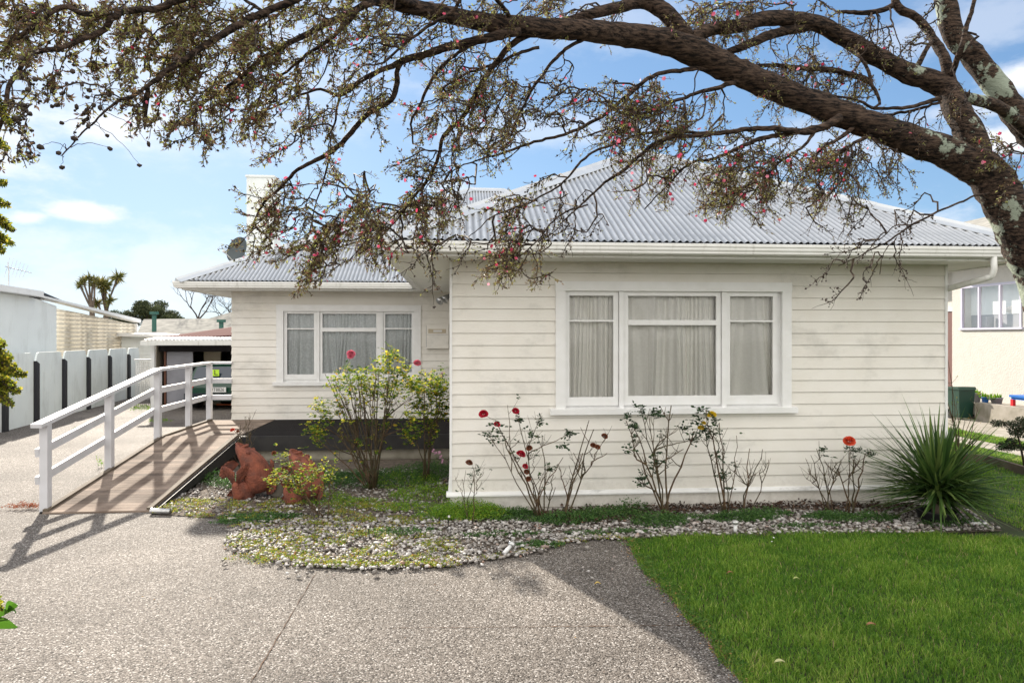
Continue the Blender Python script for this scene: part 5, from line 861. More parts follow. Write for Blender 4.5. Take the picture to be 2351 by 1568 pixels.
b.add(V, [(2 * i, 2 * i + 2, 2 * i + 3, 2 * i + 1) for i in range(nn2)]); b.build('corrugated_roof', M['carport_roof'], cpt, smooth=True)
b = MB(); b.box(xl, xr, CY - .56, CY - .46, zf - .09, zf + .03); b.build('gutter', M['gutter'], cpt)
mq = [onY(350, 779, CY + .8), onY(600, 766, CY + .8), onY(600, 741, CY + 3), onY(350, 776, CY + 3)]; b = MB(); b.add([tuple(q) for q in mq] + [(q.x, q.y, q.z - .04) for q in mq], [(0, 1, 2, 3), (7, 6, 5, 4), (0, 4, 5, 1), (1, 5, 6, 2), (2, 6, 7, 3), (3, 7, 4, 0)]); b.build('maroon_roof', M['maroon'], cpt)
for x in (356.5,): b = MB(); b.box(cx(x), cx(x) + .1, CY - .3, CY - .2, 0, zf - .05); b.build('post', M['trim'], cpt)
b = MB(); b.box(cx(366), xr, CY + .02, CY + .12, zf - .28, zf - .02); b.build('beam', M['deck'], cpt)
b = MB(); b.box(xl + .12, xl + .2, CY, CY + 6, 0, zf - .02); b.box(xl + .12, xr, CY + 6, CY + 6.1, 0, zf); b.box(xr, xr + .1, CY, CY + 6, 0, zf); b.add([(xl + .1, CY + .1, zf - .02), (xr, CY + .1, zf - .02), (xr, CY + 6, zf - .02), (xl + .1, CY + 6, zf - .02)], [(0, 1, 2, 3)]); b.build('inner_wall', mat('garage_lining', (.22, .19, .15), .8), cpt)
b = MB(); b.box(cx(376), cx(436), CY + .2, CY + .25, .05, cz(376, 801)); b.build('door', M['grey_door'], cpt); b = MB(); b.box(cx(371), cx(375), CY + .16, CY + .24, .05, cz(376, 801)); b.build('door_post', mat('rusty_post', (.16, .07, .045), .8), cpt)
b = MB(); b.box(cx(438), cx(478), CY + 1.0, CY + 1.1, .0, cz(440, 797) + .05); b.build('cream_panel', M['cream_ply'], cpt)
b = MB(); zq0, zq1 = cz(500, 838), cz(500, 802)
for x in (484, 498, 502, 516): b.box(cx(x), cx(x) + .03, CY + 3.2, CY + 3.23, zq0, zq1)
for z in (zq0, (zq0 + zq1) / 2, zq1): b.box(cx(484), cx(545), CY + 3.16, CY + 3.19, z - .015, z + .015)
b.build('inner_window', M['cream_ply'], cpt)
# car seen from behind
car = thing('hatchback_car', 'dark green hatchback parked in the carport with a lime learner plate', 'car', (cx(520), CY - .2, 0))
c0 = cx(441); cw_ = 1.58; s_ = 1.0; cyr = CY - .5
def carsec(y, z0, z1, wz0, wz1, nz=8):
    return None
b = MB(); prof = [(0, .24), (0, .62), (.03, .78), (.10, .84), (.30, 1.20), (.42, 1.27), (1.6, 1.28), (2.2, .92), (3.4, .80), (3.7, .6), (3.7, .25)]
rings = []; lat = [(0, .0, .0), (.012, .03, .0)]
def cside(u, z):                                           # half width of the body at height z
    return cw_ / 2 * (1 - .035 * max(0, (.5 - z) / .3) - (.24 * max(0, (z - .82) / .45) if z > .82 else 0) - .0 * u)
k = len(prof); V = []
for sgn in (-1, -.92, .92, 1):
    for (y, z) in prof:
        hw = cside(y, z); yy = y + (.05 if abs(sgn) == 1 else 0) * (1 if y < 1.8 else -1); zz_ = z - (.02 if abs(sgn) == 1 and z > .3 else 0); V.append((c0 + cw_ / 2 + hw * sgn, cyr + yy, zz_))
fs = [(i * k + j, (i + 1) * k + j, (i + 1) * k + (j + 1) % k, i * k + (j + 1) % k) for i in range(3) for j in range(k)] + [tuple(range(k)), tuple(range(4 * k - 1, 3 * k - 1, -1))]
b.add(V, fs); b.build('body', M['car_green'], car, smooth=False)
b = MB(); b.add([(c0 + .17, cyr + .095, .86), (c0 + cw_ - .17, cyr + .095, .86), (c0 + cw_ - .24, cyr + .275, 1.19), (c0 + .24, cyr + .275, 1.19)], [(0, 1, 2, 3)]); b.build('rear_window', M['car_glass'], car)
b = MB(); b.box(c0 + .0, c0 + cw_, cyr - .09, cyr + .1, .27, .47); b.build('bumper', mat('bumper', (.012, .02, .03), .4), car)
for sgn in (0, 1): b = MB(); x = c0 + .02 if sgn == 0 else c0 + cw_ - .24; b.box(x, x + .2, cyr - .012, cyr + .05, .62, .76); b.build('tail_lamp', M['tail'], car)
for x in (c0 + .02, c0 + cw_ - .2):
    b = MB(); n = 20; V = []
    for (xx, rr) in ((x, .27), (x + .18, .27)):
        for j in range(n): a = 2 * math.pi * j / n; V.append((xx, cyr + .62 + rr * math.cos(a), .28 + rr * math.sin(a)))
    b.add(V, [(j, (j + 1) % n, n + (j + 1) % n, n + j) for j in range(n)] + [tuple(range(n)), tuple(range(2 * n - 1, n - 1, -1))]); b.build('tyre', M['black_plastic'], car)
def text(s, loc, size, m, parent, name, w_=1.0):
    cu = bpy.data.curves.new('lettering', 'FONT'); cu.body = s; cu.size = size; cu.extrude = .001; cu.align_x = 'CENTER'; cu.align_y = 'CENTER'; cu.materials.append(m); tmp = bpy.data.objects.new('tmp', cu); S.collection.objects.link(tmp); bpy.context.view_layer.update(); me = bpy.data.meshes.new_from_object(tmp.evaluated_get(bpy.context.evaluated_depsgraph_get())); bpy.data.objects.remove(tmp); o = bpy.data.objects.new(name, me); S.collection.objects.link(o)
    o.location = Vector(loc) - Vector(parent['_o'] if '_o' in parent else (0, 0, 0)); o.rotation_euler = (math.radians(90), 0, 0); o.scale = (w_, 1, 1); o.parent = parent; return o
plx = onY(502, 890, cyr).x; plz = .57
b = MB(); b.box(plx - .235, plx + .235, cyr - .112, cyr - .1, plz - .07, plz + .07); pl = b.build('number_plate', M['plate'], car); pl['_o'] = car['_o']; text('UT8826', (plx, cyr - .1135, plz), .135, M['ink'], pl, 'plate_lettering', .84)
lx, lz = onY(493, 852, cyr).x, 1.03; b = MB(); b.box(lx - .09, lx + .09, cyr + .085, cyr + .093, lz - .09, lz + .09); pl = b.build('learner_plate', M['lime'], car); pl['_o'] = car['_o']; text('L', (lx, cyr + .083, lz), .2, M['ink'], pl, 'plate_letter', 1.1)
p = onZ(520, 931); b = MB(); b.box(p.x - .3, p.x + .3, p.y, p.y + .12, .01, .05); tag(b.build('timber_offcut', M['chip']), 'short orange timber offcut on the carport floor under the car', 'timber')
# ---------------------------------------------------------------- right side neighbour
NX = 13.5; ny = lambda px: onX(px, HY, NX).y; nz_ = lambda px, py: onX(px, py, NX).z
nh = thing('stucco_house', 'cream stucco house on the right with lilac framed windows in the sun', 'house', (NX, 16, 0))
y0, y1, y2 = 6, ny(2186), 30; wy0, wy1 = ny(2346), ny(2207); wz0, wz1 = nz_(2346, 752), nz_(2346, 645); ZT = 4.0
b = MB(); b.box(NX, NX + .3, y0, wy0, 0, ZT, .5); b.box(NX, NX + .3, wy1, y1, 0, ZT, .5); b.box(NX, NX + .3, wy0, wy1, 0, wz0, .5); b.box(NX, NX + .3, wy0, wy1, wz1, ZT, .5); b.box(NX + .302, NX + 7, y1 + .01, y1 + 9, 0, ZT, .5); b.box(NX + .35, NX + 7, y0, y1 - .2, 0, wz0 - .6); b.build('wall', M['stucco'], nh)
w_ = MB(); e = .05
for ya in (wy0, wy0 + (wy1 - wy0) * .32, wy0 + (wy1 - wy0) * .67, wy1 - e): w_.box(NX - .02, NX + .04, ya, ya + e, wz0, wz1)
w_.box(NX - .022, NX + .04, wy0, wy1, wz1 - e, wz1 + .01); w_.box(NX - .05, NX + .04, wy0 - .05, wy1 + .05, wz0 - .04, wz0 + .01); wn_ = w_.build('window', M['aluminium'], nh)
for k in range(3): b = MB(); a, c = wy0 + (wy1 - wy0) * (.33 * k) + e, wy0 + (wy1 - wy0) * (.33 * (k + 1)); b.add([(NX + .02, a, wz0), (NX + .02, c, wz0), (NX + .02, c, wz1 - e), (NX + .02, a, wz1 - e)], [(0, 1, 2, 3)]); b.build('pane', M['dull_glass'], wn_)
b = MB(); b.add([(NX + .28, wy0, wz0 + .35), (NX + .28, wy1, wz0 + .35), (NX + .28, wy1, wz1), (NX + .28, wy0, wz1)], [(0, 1, 2, 3)]); b.build('blind', M['white_wall'], wn_)
b = MB(); b.box(NX + .29, NX + .31, wy0 - .1, wy1 + .1, wz0 - .1, wz1 + .1); b.box(NX + .1, NX + .25, wy0 + 1.2, wy0 + 1.25, wz0, wz0 + .3); b.build('room', M['grey_door'], wn_)
b = MB(); b.prism([(NX - .45, ZT - .02), (NX + 7, ZT + 2.6), (NX + 7, ZT + 2.7), (NX - .45, ZT + .1)], y0 - .3, y1 + 9.5, lambda a, z, h: (a, h, z)); b.build('roof', M['far_roof'], nh)
b = MB(); b.box(NX - .45, NX, y0 - .3, y1 + .3, ZT - .04, ZT - .021); b.box(NX - .5, NX - .451, y0 - .3, y1 + .3, ZT - .06, ZT + .1); b.build('eaves', M['trim'], nh)
dn = MB(); dx = NX + .29; da, db = y1 + .012, y1 + 1.5; ya_ = onX(2172, 800, dx).y
yy0 = y1 + .02
dn.box(NX + .23, NX + .30, yy0, yy0 + .12, .4, 3.2); dn.box(NX + .23, NX + .30, yy0 + .75, yy0 + .9, .4, 3.2); dn.box(NX + .232, NX + .30, yy0 + .12, yy0 + .75, 2.75, 2.85); dr = dn.build('door_frame', M['trim'], nh)
b = MB(); b.box(NX + .26, NX + .29, yy0 + .12, yy0 + .75, .4, 2.75); b.build('door_panel', mat('brown_glass', (.18, .10, .09), .3), dr)
rw = thing('retaining_wall', 'low stained concrete retaining wall in front of the stucco house', 'wall', (12.5, 15, 0)); b = MB(); b.box(12.5, 12.72, 6, onX(2238, 900, 12.5).y, -.05, .45, .5); b.build('face', M['concrete'], rw)
kind(sheet('terrace', [(12.72, 6), (13.5, 6), (13.5, 30), (12.72, 30)], .40, M['concrete'])); kind(sheet('concrete_path', [(10.9, -8), (12.5, -8), (12.5, 40), (10.9, 40)], .004, M['concrete'])); kind(sheet('verge', [(10.2, -8), (10.9, -8), (10.9, 40), (10.2, 40)], .0, M['lawn'])); kind(sheet('side_path', [(9.6, -8), (10.2, -8), (10.2, 40), (9.6, 40)], .002, M['concrete']))
grass([(10.2, 10), (10.9, 10), (10.9, 24), (10.2, 24)], 26000, .03, .07, .006, 'grass', 'narrow sunlit grass strip between the two concrete paths')
p = onZ(2206, 962); bn = thing('wheelie_bin', 'dark green wheeled bin standing by the path right of the house corner', 'bin', tuple(p)); b = MB()
V = [];  
for (hw, z) in ((.17, .06), (.21, .74)): V += [(p.x - hw, p.y - hw, z), (p.x + hw, p.y - hw, z), (p.x + hw, p.y + hw, z), (p.x - hw, p.y + hw, z)]
b.add(V, [(0, 1, 2, 3)[::-1], (4, 5, 6, 7), (0, 1, 5, 4), (1, 2, 6, 5), (2, 3, 7, 6), (3, 0, 4, 7)]); b.build('body', M['bin'], bn); b = MB(); b.prism([(-.24, .74), (.24, .74), (.22, .79), (-.19, .81)], p.x - .23, p.x + .23, lambda a, z, h: (h, p.y + a, z)); b.build('lid', M['bin'], bn)
for sx2 in (-.15, .15): b = MB(); b.tube([(p.x + sx2 - .03, p.y + .18, .09), (p.x + sx2 + .03, p.y + .18, .09)], .09, 14); b.build('wheel', M['black_plastic'], bn)
# child's table, pots on the terrace
tb = thing('play_table', 'small plastic play table with a blue top and red legs on the terrace', 'table', (12.9, 14.3, .4)); q = onX(2340, 912, 12.9); b = MB(); zt3 = onX(2340, 907, 12.9).z
b.box(12.75, 13.3, q.y - .6, q.y + .12, zt3 - .05, zt3, .5); b.box(12.78, 13.27, q.y - .57, q.y + .09, zt3 - .1, zt3 - .051, .5); b.build('table_top', M['blue'], tb)
for (x, y) in ((12.8, q.y + .06), (13.22, q.y + .06), (12.8, q.y - .5), (13.22, q.y - .5)): b = MB(); b.box(x - .035, x + .035, y - .035, y + .035, .4, zt3 - .101); b.build('leg', M['red_pl'], tb)
for (px, r, h, mt, lb) in ((2288, .13, .16, 'grey_door', 'wide grey bowl planter on the terrace left of the blue table'), (2262, .08, .14, 'blue', 'small blue pot on the terrace beside the grey bowl'), (2240, .12, .22, 'grey_door', 'grey bucket on the terrace behind the green bin')):
    q = onX(px, 920, 12.95); t = thing('plant_pot', lb, 'plant pot', (q.x, q.y, .4), 'pots on the terrace'); b = MB(); b.lathe([(0, 0), (r * .75, 0), (r, h), (r * 1.08, h), (r * 1.08, h + .015), (r * .9, h + .015), (r * .85, h * .8), (0, h * .8)], (q.x, q.y, .4), 18); b.build('bowl', M[mt], t, smooth=True)
    n = 60; leaves('plant', np.tile([[q.x, q.y, .4 + h * .8]], (n, 1)) + rng.normal(0, r * .4, (n, 3)) * [[1, 1, .3]], rng.normal(0, .6, (n, 3)) + [[0, 0, 1]], .14, .04, M['weed_bright'], t)
# clipped dark shrub, timber edge, bare shrub
sc_ = onZ(2340, 1075); sh = thing('dark_shrub', 'dark clumpy evergreen shrub at the right edge of the lawn', 'shrub', (sc_.x + .1, sc_.y, 0)); P = []
for k in range(26):
    q = np.array([sc_.x + .12 + random.uniform(-.34, .5), sc_.y + random.uniform(-.3, .3), random.uniform(.12, .82)]); P.append(q + unit(rng.normal(0, 1, (300, 3))) * .11 * rng.random((300, 1)) ** .4 * np.array([[1, 1, .55]]))
P = np.concatenate(P); leaves('foliage', P, rng.normal(0, 1, P.shape) + [[0, 0, .8]], .03, .016, M['hedge'], sh); b = MB()
for k in range(8): b.tube([(sc_.x + .1, sc_.y, 0), (sc_.x + .1 + random.uniform(-.3, .4), sc_.y + random.uniform(-.2, .2), random.uniform(.3, .7))], [.02, .008], 6)
b.build('stems', M['twig'], sh)
b = MB(); p, q = onZ(2262, 1062), onZ(2400, 1105); b.bar(p + Vector((0, 0, .06)), q + Vector((0, 0, .06)), .06, .13); b.bar(p + Vector((-.25, .2, .06)), p + Vector((0, .0, .06)), .06, .12); tag(b.build('timber_edging', M['kerb_timber']), 'low weathered timber edging around the shrub on the right', 'edging')
bs = thing('bare_shrub', 'bare budding shrub with thin upright stems behind the spiky plant', 'shrub', tuple(onY(2205, 1070, 9.6)), None); b = MB(); o0 = onY(2205, 1090, 9.6); P = []
for (x, y) in ((2172, 870), (2168, 900), (2180, 940), (2195, 930), (2215, 965), (2230, 960), (2240, 990), (2175, 820), (2200, 960), (2185, 880), (2245, 940)):
    e = onY(x, y, 9.6 + random.uniform(-.3, .3)); pts = [Vector((o0.x, o0.y, 0)).lerp(e, u) + Vector((random.gauss(0, .02), random.gauss(0, .02), 0)) * (1 if u < 1 else 0) for u in (0, .25, .5, .75, 1)]; b.tube(pts, [.009, .008, .006, .005, .003], 5)
    for k in range(6): s2_ = pts[random.randint(1, 4)]; d = Vector((random.gauss(0, 1), random.gauss(0, .6), random.uniform(.2, 1))).normalized() * random.uniform(.06, .2); b.tube([s2_, s2_ + d], [.003, .0015], 4); P.append(s2_ + d)
b.build('branches', M['cane'], bs); P = np.repeat(np.array([tuple(q) for q in P]), 3, 0) + rng.normal(0, .012, (len(P) * 3, 3)); leaves('foliage', P, rng.normal(0, 1, P.shape) + [[0, 0, 1]], .022, .011, M['rose_leaf_lit'], bs)
q = rng.random((260, 3)) * [[.55, .08, .03]] + [[6.3, 7.24, 3.05]]; tag(leaves('gutter_moss', q, rng.normal(0, .5, (260, 3)) + [[0, 0, 1]], .035, .016, M['weed_bright']), 'bright green moss growing in the gutter at the right end of the eaves', 'moss', kind='stuff')
# ---------------------------------------------------------------- the tea tree overhead
LIMBS = {   # (column, row, depth in metres, width across in the same units as the columns)
 'trunk': [(2570, 1700, 3.35, 190), (2515, 1000, 3.2, 150), (2412, 680, 3.12, 112), (2355, 560, 3.1, 104), (2306, 465, 3.1, 92), (2262, 395, 3.1, 90), (2215, 358, 3.1, 84)],
 'B': [(2262, 400, 3.1, 80), (2180, 352, 3.1, 76), (2122, 332, 3.1, 72), (2028, 298, 3.08, 66), (1903, 250, 3.05, 62), (1778, 203, 3.0, 62), (1675, 158, 2.95, 64), (1589, 118, 2.9, 68), (1520, 95, 2.85, 62), (1440, 82, 2.8, 56), (1340, 70, 2.7, 50), (1220, 64, 2.6, 48), (1102, 50, 2.5, 44), (980, 24, 2.4, 38), (880, 2, 2.3, 32), (760, -30, 2.2, 26)],
 'C': [(2250, 390, 3.1, 66), (2231, 318, 3.12, 64), (2198, 255, 3.15, 58), (2172, 205, 3.2, 52), (2135, 184, 3.2, 50), (2085, 168, 3.2, 46), (1997, 122, 3.2, 42), (1918, 76, 3.2, 40), (1868, 52, 3.15, 38), (1809, 44, 3.1, 36), (1750, 44, 3.05, 36), (1690, 62, 3.0, 32), (1632, 68, 2.95, 32), (1575, 95, 2.9, 36)],
 'C0': [(1860, 60, 3.15, 26), (1800, 72, 3.1, 24), (1747, 92, 3.05, 22), (1668, 124, 3.0, 18)],
 'C2': [(2185, 215, 3.2, 30), (2176, 156, 3.2, 26), (2150, 110, 3.25, 22), (2130, 75, 3.3, 20), (2100, 40, 3.3, 20), (2060, 18, 3.3, 20), (2053, -30, 3.3, 18)],
 'C3': [(2182, 190, 3.2, 16), (2190, 150, 3.15, 14), (2203, 114, 3.1, 13), (2215, 78, 3.1, 12), (2231, 31, 3.1, 10), (2242, -20, 3.1, 9)],
 'C4': [(2196, 138, 3.15, 9), (2222, 122, 3.1, 9), (2236, 92, 3.1, 8), (2248, 84, 3.1, 6), (2216, 74, 3.1, 5)],
 'C5': [(2098, 165, 3.2, 14), (2120, 120, 3.2, 12), (2140, 98, 3.25, 10)],
 'D': [(2680, 1740, 3.5, 150), (2700, 1100, 3.5, 120), (2660, 760, 3.5, 104), (2580, 560, 3.5, 88), (2460, 400, 3.5, 74), (2351, 285, 3.5, 62), (2278, 187, 3.5, 56), (2231, 125, 3.5, 52), (2190, 82, 3.5, 50), (2176, 31, 3.5, 48), (2165, -40, 3.5, 46)],
 'D2': [(2420, 345, 3.5, 34), (2351, 292, 3.45, 30), (2300, 250, 3.35, 28), (2250, 232, 3.3, 28), (2205, 222, 3.2, 26)],
 'E': [(1575, 90, 2.9, 46), (1545, 48, 2.9, 42), (1512, 18, 2.9, 40), (1470, 4, 2.9, 36), (1420, 18, 2.85, 28), (1360, 32, 2.8, 26), (1300, 52, 2.75, 24)],
 'E2': [(1500, 22, 2.9, 22), (1440, -20, 2.9, 20)],
 'G1': [(1190, 72, 2.55, 26), (1125, 88, 2.5, 24), (1070, 103, 2.5, 22), (1010, 118, 2.45, 20), (961, 130, 2.45, 18), (920, 142, 2.4, 18)],
 'G1a': [(926, 138, 2.4, 14), (915, 165, 2.4, 13), (916, 195, 2.4, 14), (901, 236, 2.4, 14), (852, 262, 2.4, 13), (819, 294, 2.4, 13), (783, 342, 2.4, 13), (756, 364, 2.4, 12), (688, 402, 2.45, 9), (646, 440, 2.5, 8), (612, 472, 2.5, 6), (577, 520, 2.5, 4)],
 'G1b': [(922, 142, 2.4, 15), (852, 170, 2.35, 12), (811, 197, 2.35, 11), (783, 214, 2.35, 10), (742, 202, 2.3, 7), (701, 214, 2.3, 6), (640, 240, 2.3, 5), (578, 262, 2.3, 4)],
 'G1c': [(782, 216, 2.35, 7), (778, 246, 2.35, 6), (770, 287, 2.35, 5), (745, 330, 2.35, 3)],
 'G1d': [(758, 362, 2.4, 6), (745, 400, 2.4, 5), (735, 440, 2.4, 4), (720, 490, 2.45, 3), (705, 560, 2.45, 3)],
 'G2': [(1230, 70, 2.6, 18), (1163, 116, 2.6, 16), (1111, 186, 2.6, 14), (1084, 232, 2.6, 12), (1057, 273, 2.6, 11), (1024, 300, 2.6, 10), (1005, 355, 2.6, 9), (977, 412, 2.6, 8), (950, 450, 2.6, 6), (915, 500, 2.6, 4), (880, 540, 2.6, 3)],
 'G3': [(1080, 104, 2.5, 9), (1010, 155, 2.5, 8), (977, 205, 2.5, 8), (960, 245, 2.5, 7), (947, 275, 2.5, 6), (948, 330, 2.5, 4)],
 'G4': [(1175, 45, 2.55, 12), (1120, -25, 2.35, 10), (1075, -30, 2.2, 9), (1040, 22, 2.2, 9), (990, 62, 2.2, 8), (934, 102, 2.2, 7), (880, 145, 2.2, 6)],
 'G5': [(1240, 110, 2.6, 9), (1180, 130, 2.6, 8), (1120, 150, 2.6, 7), (1070, 168, 2.6, 6), (1010, 205, 2.6, 4)],
 'H1': [(960, 14, 2.38, 20), (910, -8, 2.25, 18), (852, 6, 2.15, 18), (756, 50, 2.1, 16), (674, 94, 2.0, 14), (612, 130, 2.0, 13), (551, 182, 1.95, 11), (510, 210, 1.9, 8), (465, 240, 1.9, 6)],
 'H2': [(860, -6, 2.28, 24), (800, -40, 2.1, 22), (740, -30, 1.97, 21), (700, -10, 1.9, 20), (612, 36, 1.85, 18), (506, 92, 1.75, 16), (410, 148, 1.65, 14), (355, 188, 1.6, 11), (310, 222, 1.55, 9), (273, 236, 1.5, 8), (232, 266, 1.45, 5), (191, 311, 1.45, 4), (142, 358, 1.4, 3)],
 'H2b': [(340, 200, 1.6, 10), (334, 240, 1.6, 14), (332, 298, 1.6, 4)],
 'H3': [(800, -30, 2.22, 26), (700, -75, 2.0, 24), (580, -70, 1.8, 21), (460, -14, 1.6, 18), (369, 24, 1.6, 17), (300, 30, 1.55, 16), (262, 42, 1.5, 16), (232, 78, 1.5, 14), (150, 107, 1.45, 13), (68, 130, 1.4, 12), (40, 165, 1.4, 11), (14, 208, 1.35, 11), (2, 273, 1.35, 10), (-30, 360, 1.35, 8)],
 'H4': [(270, 38, 1.5, 14), (197, 28, 1.5, 13), (142, 16, 1.5, 13), (82, 54, 1.45, 12), (30, 100, 1.45, 12), (-20, 135, 1.45, 12)],
 'H5': [(612, 40, 1.85, 8), (560, 0, 1.85, 8), (520, -30, 1.85, 8)],
 'H6': [(820, 20, 2.1, 12), (760, 90, 2.1, 10), (700, 130, 2.1, 8), (640, 180, 2.1, 6)],
 'I1': [(1930, 270, 3.0, 22), (1880, 292, 2.98, 18), (1840, 297, 2.95, 16), (1776, 290, 2.9, 13), (1646, 304, 2.85, 11), (1532, 318, 2.8, 10), (1474, 358, 2.75, 9), (1426, 398, 2.7, 8), (1388, 427, 2.7, 6), (1340, 470, 2.7, 5), (1290, 510, 2.7, 3)],
 'I2': [(1680, 168, 2.95, 16), (1603, 162, 2.9, 12), (1540, 170, 2.85, 11), (1503, 180, 2.8, 10), (1460, 209, 2.8, 10), (1417, 246, 2.8, 9), (1331, 295, 2.75, 8), (1245, 324, 2.7, 7), (1159, 345, 2.7, 6), (1098, 365, 2.7, 4), (1030, 400, 2.7, 3)],
 'I3': [(1370, 78, 2.7, 10), (1302, 116, 2.7, 9), (1245, 172, 2.7, 8), (1211, 223, 2.7, 7), (1185, 275, 2.7, 6), (1174, 312, 2.7, 4)],
 'I4': [(1640, 306, 2.85, 8), (1500, 300, 2.8, 7), (1420, 330, 2.75, 6), (1360, 354, 2.75, 6), (1330, 385, 2.7, 6), (1302, 418, 2.7, 5), (1224, 464, 2.7, 4), (1180, 480, 2.65, 4), (1131, 500, 2.6, 3), (1075, 545, 2.6, 2)],
 'I5': [(1700, 185, 2.95, 14), (1640, 205, 2.9, 11), (1589, 218, 2.9, 9), (1500, 245, 2.9, 8), (1430, 280, 2.9, 6), (1350, 310, 2.9, 4)],
 'I6': [(1880, 290, 2.98, 14), (1800, 310, 2.95, 13), (1720, 330, 2.9, 10), (1660, 360, 2.9, 8), (1580, 385, 2.9, 6), (1530, 430, 2.9, 4), (1480, 480, 2.9, 3)],
 'I7': [(1350, 470, 2.7, 4), (1290, 490, 2.7, 4), (1220, 560, 2.65, 3), (1160, 620, 2.6, 3)],
 'J1': [(2000, 190, 3.2, 16), (1920, 165, 3.2, 14), (1850, 160, 3.2, 12), (1780, 150, 3.2, 10), (1700, 152, 3.2, 8)],
 'J2': [(2160, 225, 3.15, 12), (2080, 245, 3.1, 9), (2010, 248, 3.1, 8), (1960, 228, 3.1, 6), (1880, 215, 3.1, 5)],
 'J3': [(2160, 240, 3.15, 7), (2050, 265, 3.15, 7), (1960, 260, 3.2, 5)],
 'J4': [(1965, 118, 3.1, 7), (1990, 160, 3.05, 8), (2008, 205, 3.05, 8), (2020, 238, 3.05, 7), (2000, 250, 3.05, 5)],
 'J5': [(2060, 5, 3.3, 14), (2030, 22, 3.3, 13), (1980, 30, 3.3, 12), (1930, 28, 3.3, 8)],
 'K1': [(2300, 440, 3.1, 6), (2238, 454, 3.0, 5), (2153, 492, 2.9, 5), (2083, 527, 2.85, 5), (2034, 559, 2.8, 4), (1995, 580, 2.8, 3), (1925, 610, 2.8, 2)],
 'K2': [(2110, 512, 2.85, 3), (2060, 520, 2.85, 3), (2020, 550, 2.85, 2)], 'K3': [(2060, 545, 2.8, 3), (2030, 580, 2.8, 2), (2020, 630, 2.8, 2)],
 'K4': [(2285, 430, 3.1, 12), (2330, 425, 3.1, 10), (2400, 410, 3.1, 10)],
 'L1': [(1960, 290, 3.05, 12), (1920, 325, 3.0, 9), (1880, 350, 3.0, 7), (1850, 390, 3.0, 4)], 'L2': [(2000, 310, 3.05, 9), (1960, 330, 3.0, 8), (1920, 360, 3.0, 5)],
 'L3': [(1870, 300, 2.98, 9), (1840, 340, 2.95, 7), (1780, 380, 2.95, 5), (1740, 430, 2.95, 3)],
}
tree = thing('tea_tree', 'overhanging tea tree with a lichen covered trunk, dark spreading limbs and pink blossoms', 'tree', tuple(atn([(2560, 1700, 3.35)])[0]))
samp = []; tb_ = MB(); lb_ = MB()
for nm, L in LIMBS.items():
    big = L[0][3] > 30; A_ = np.array(L, float); C_ = catmull(A_, 14 if big else 9)
    if not big:
        m_ = np.cumsum(rng.normal(0, 1.1, (len(C_), 2)), 0); m_ -= np.linspace(0, 1, len(C_))[:, None] * m_[-1]; C_[:, :2] += m_
    C_[:, 3] = np.maximum(C_[:, 3] * .93, 1.2); W = atn(C_); R = C_[:, 3] / 2 * C_[:, 2] / F
    (tb_ if nm == 'trunk' else lb_).tube(W, R, 16 if big else 8, rough=.055 if big else .05, r=.5); 
    for r_ in C_[1:]: samp.append(r_)
tb_.build('trunk', M['bark'], tree, smooth=True); lb_.build('limbs', M['bark'], tree, smooth=True)
samp = np.array(samp); samp = samp[(samp[:, 3] < 60)]
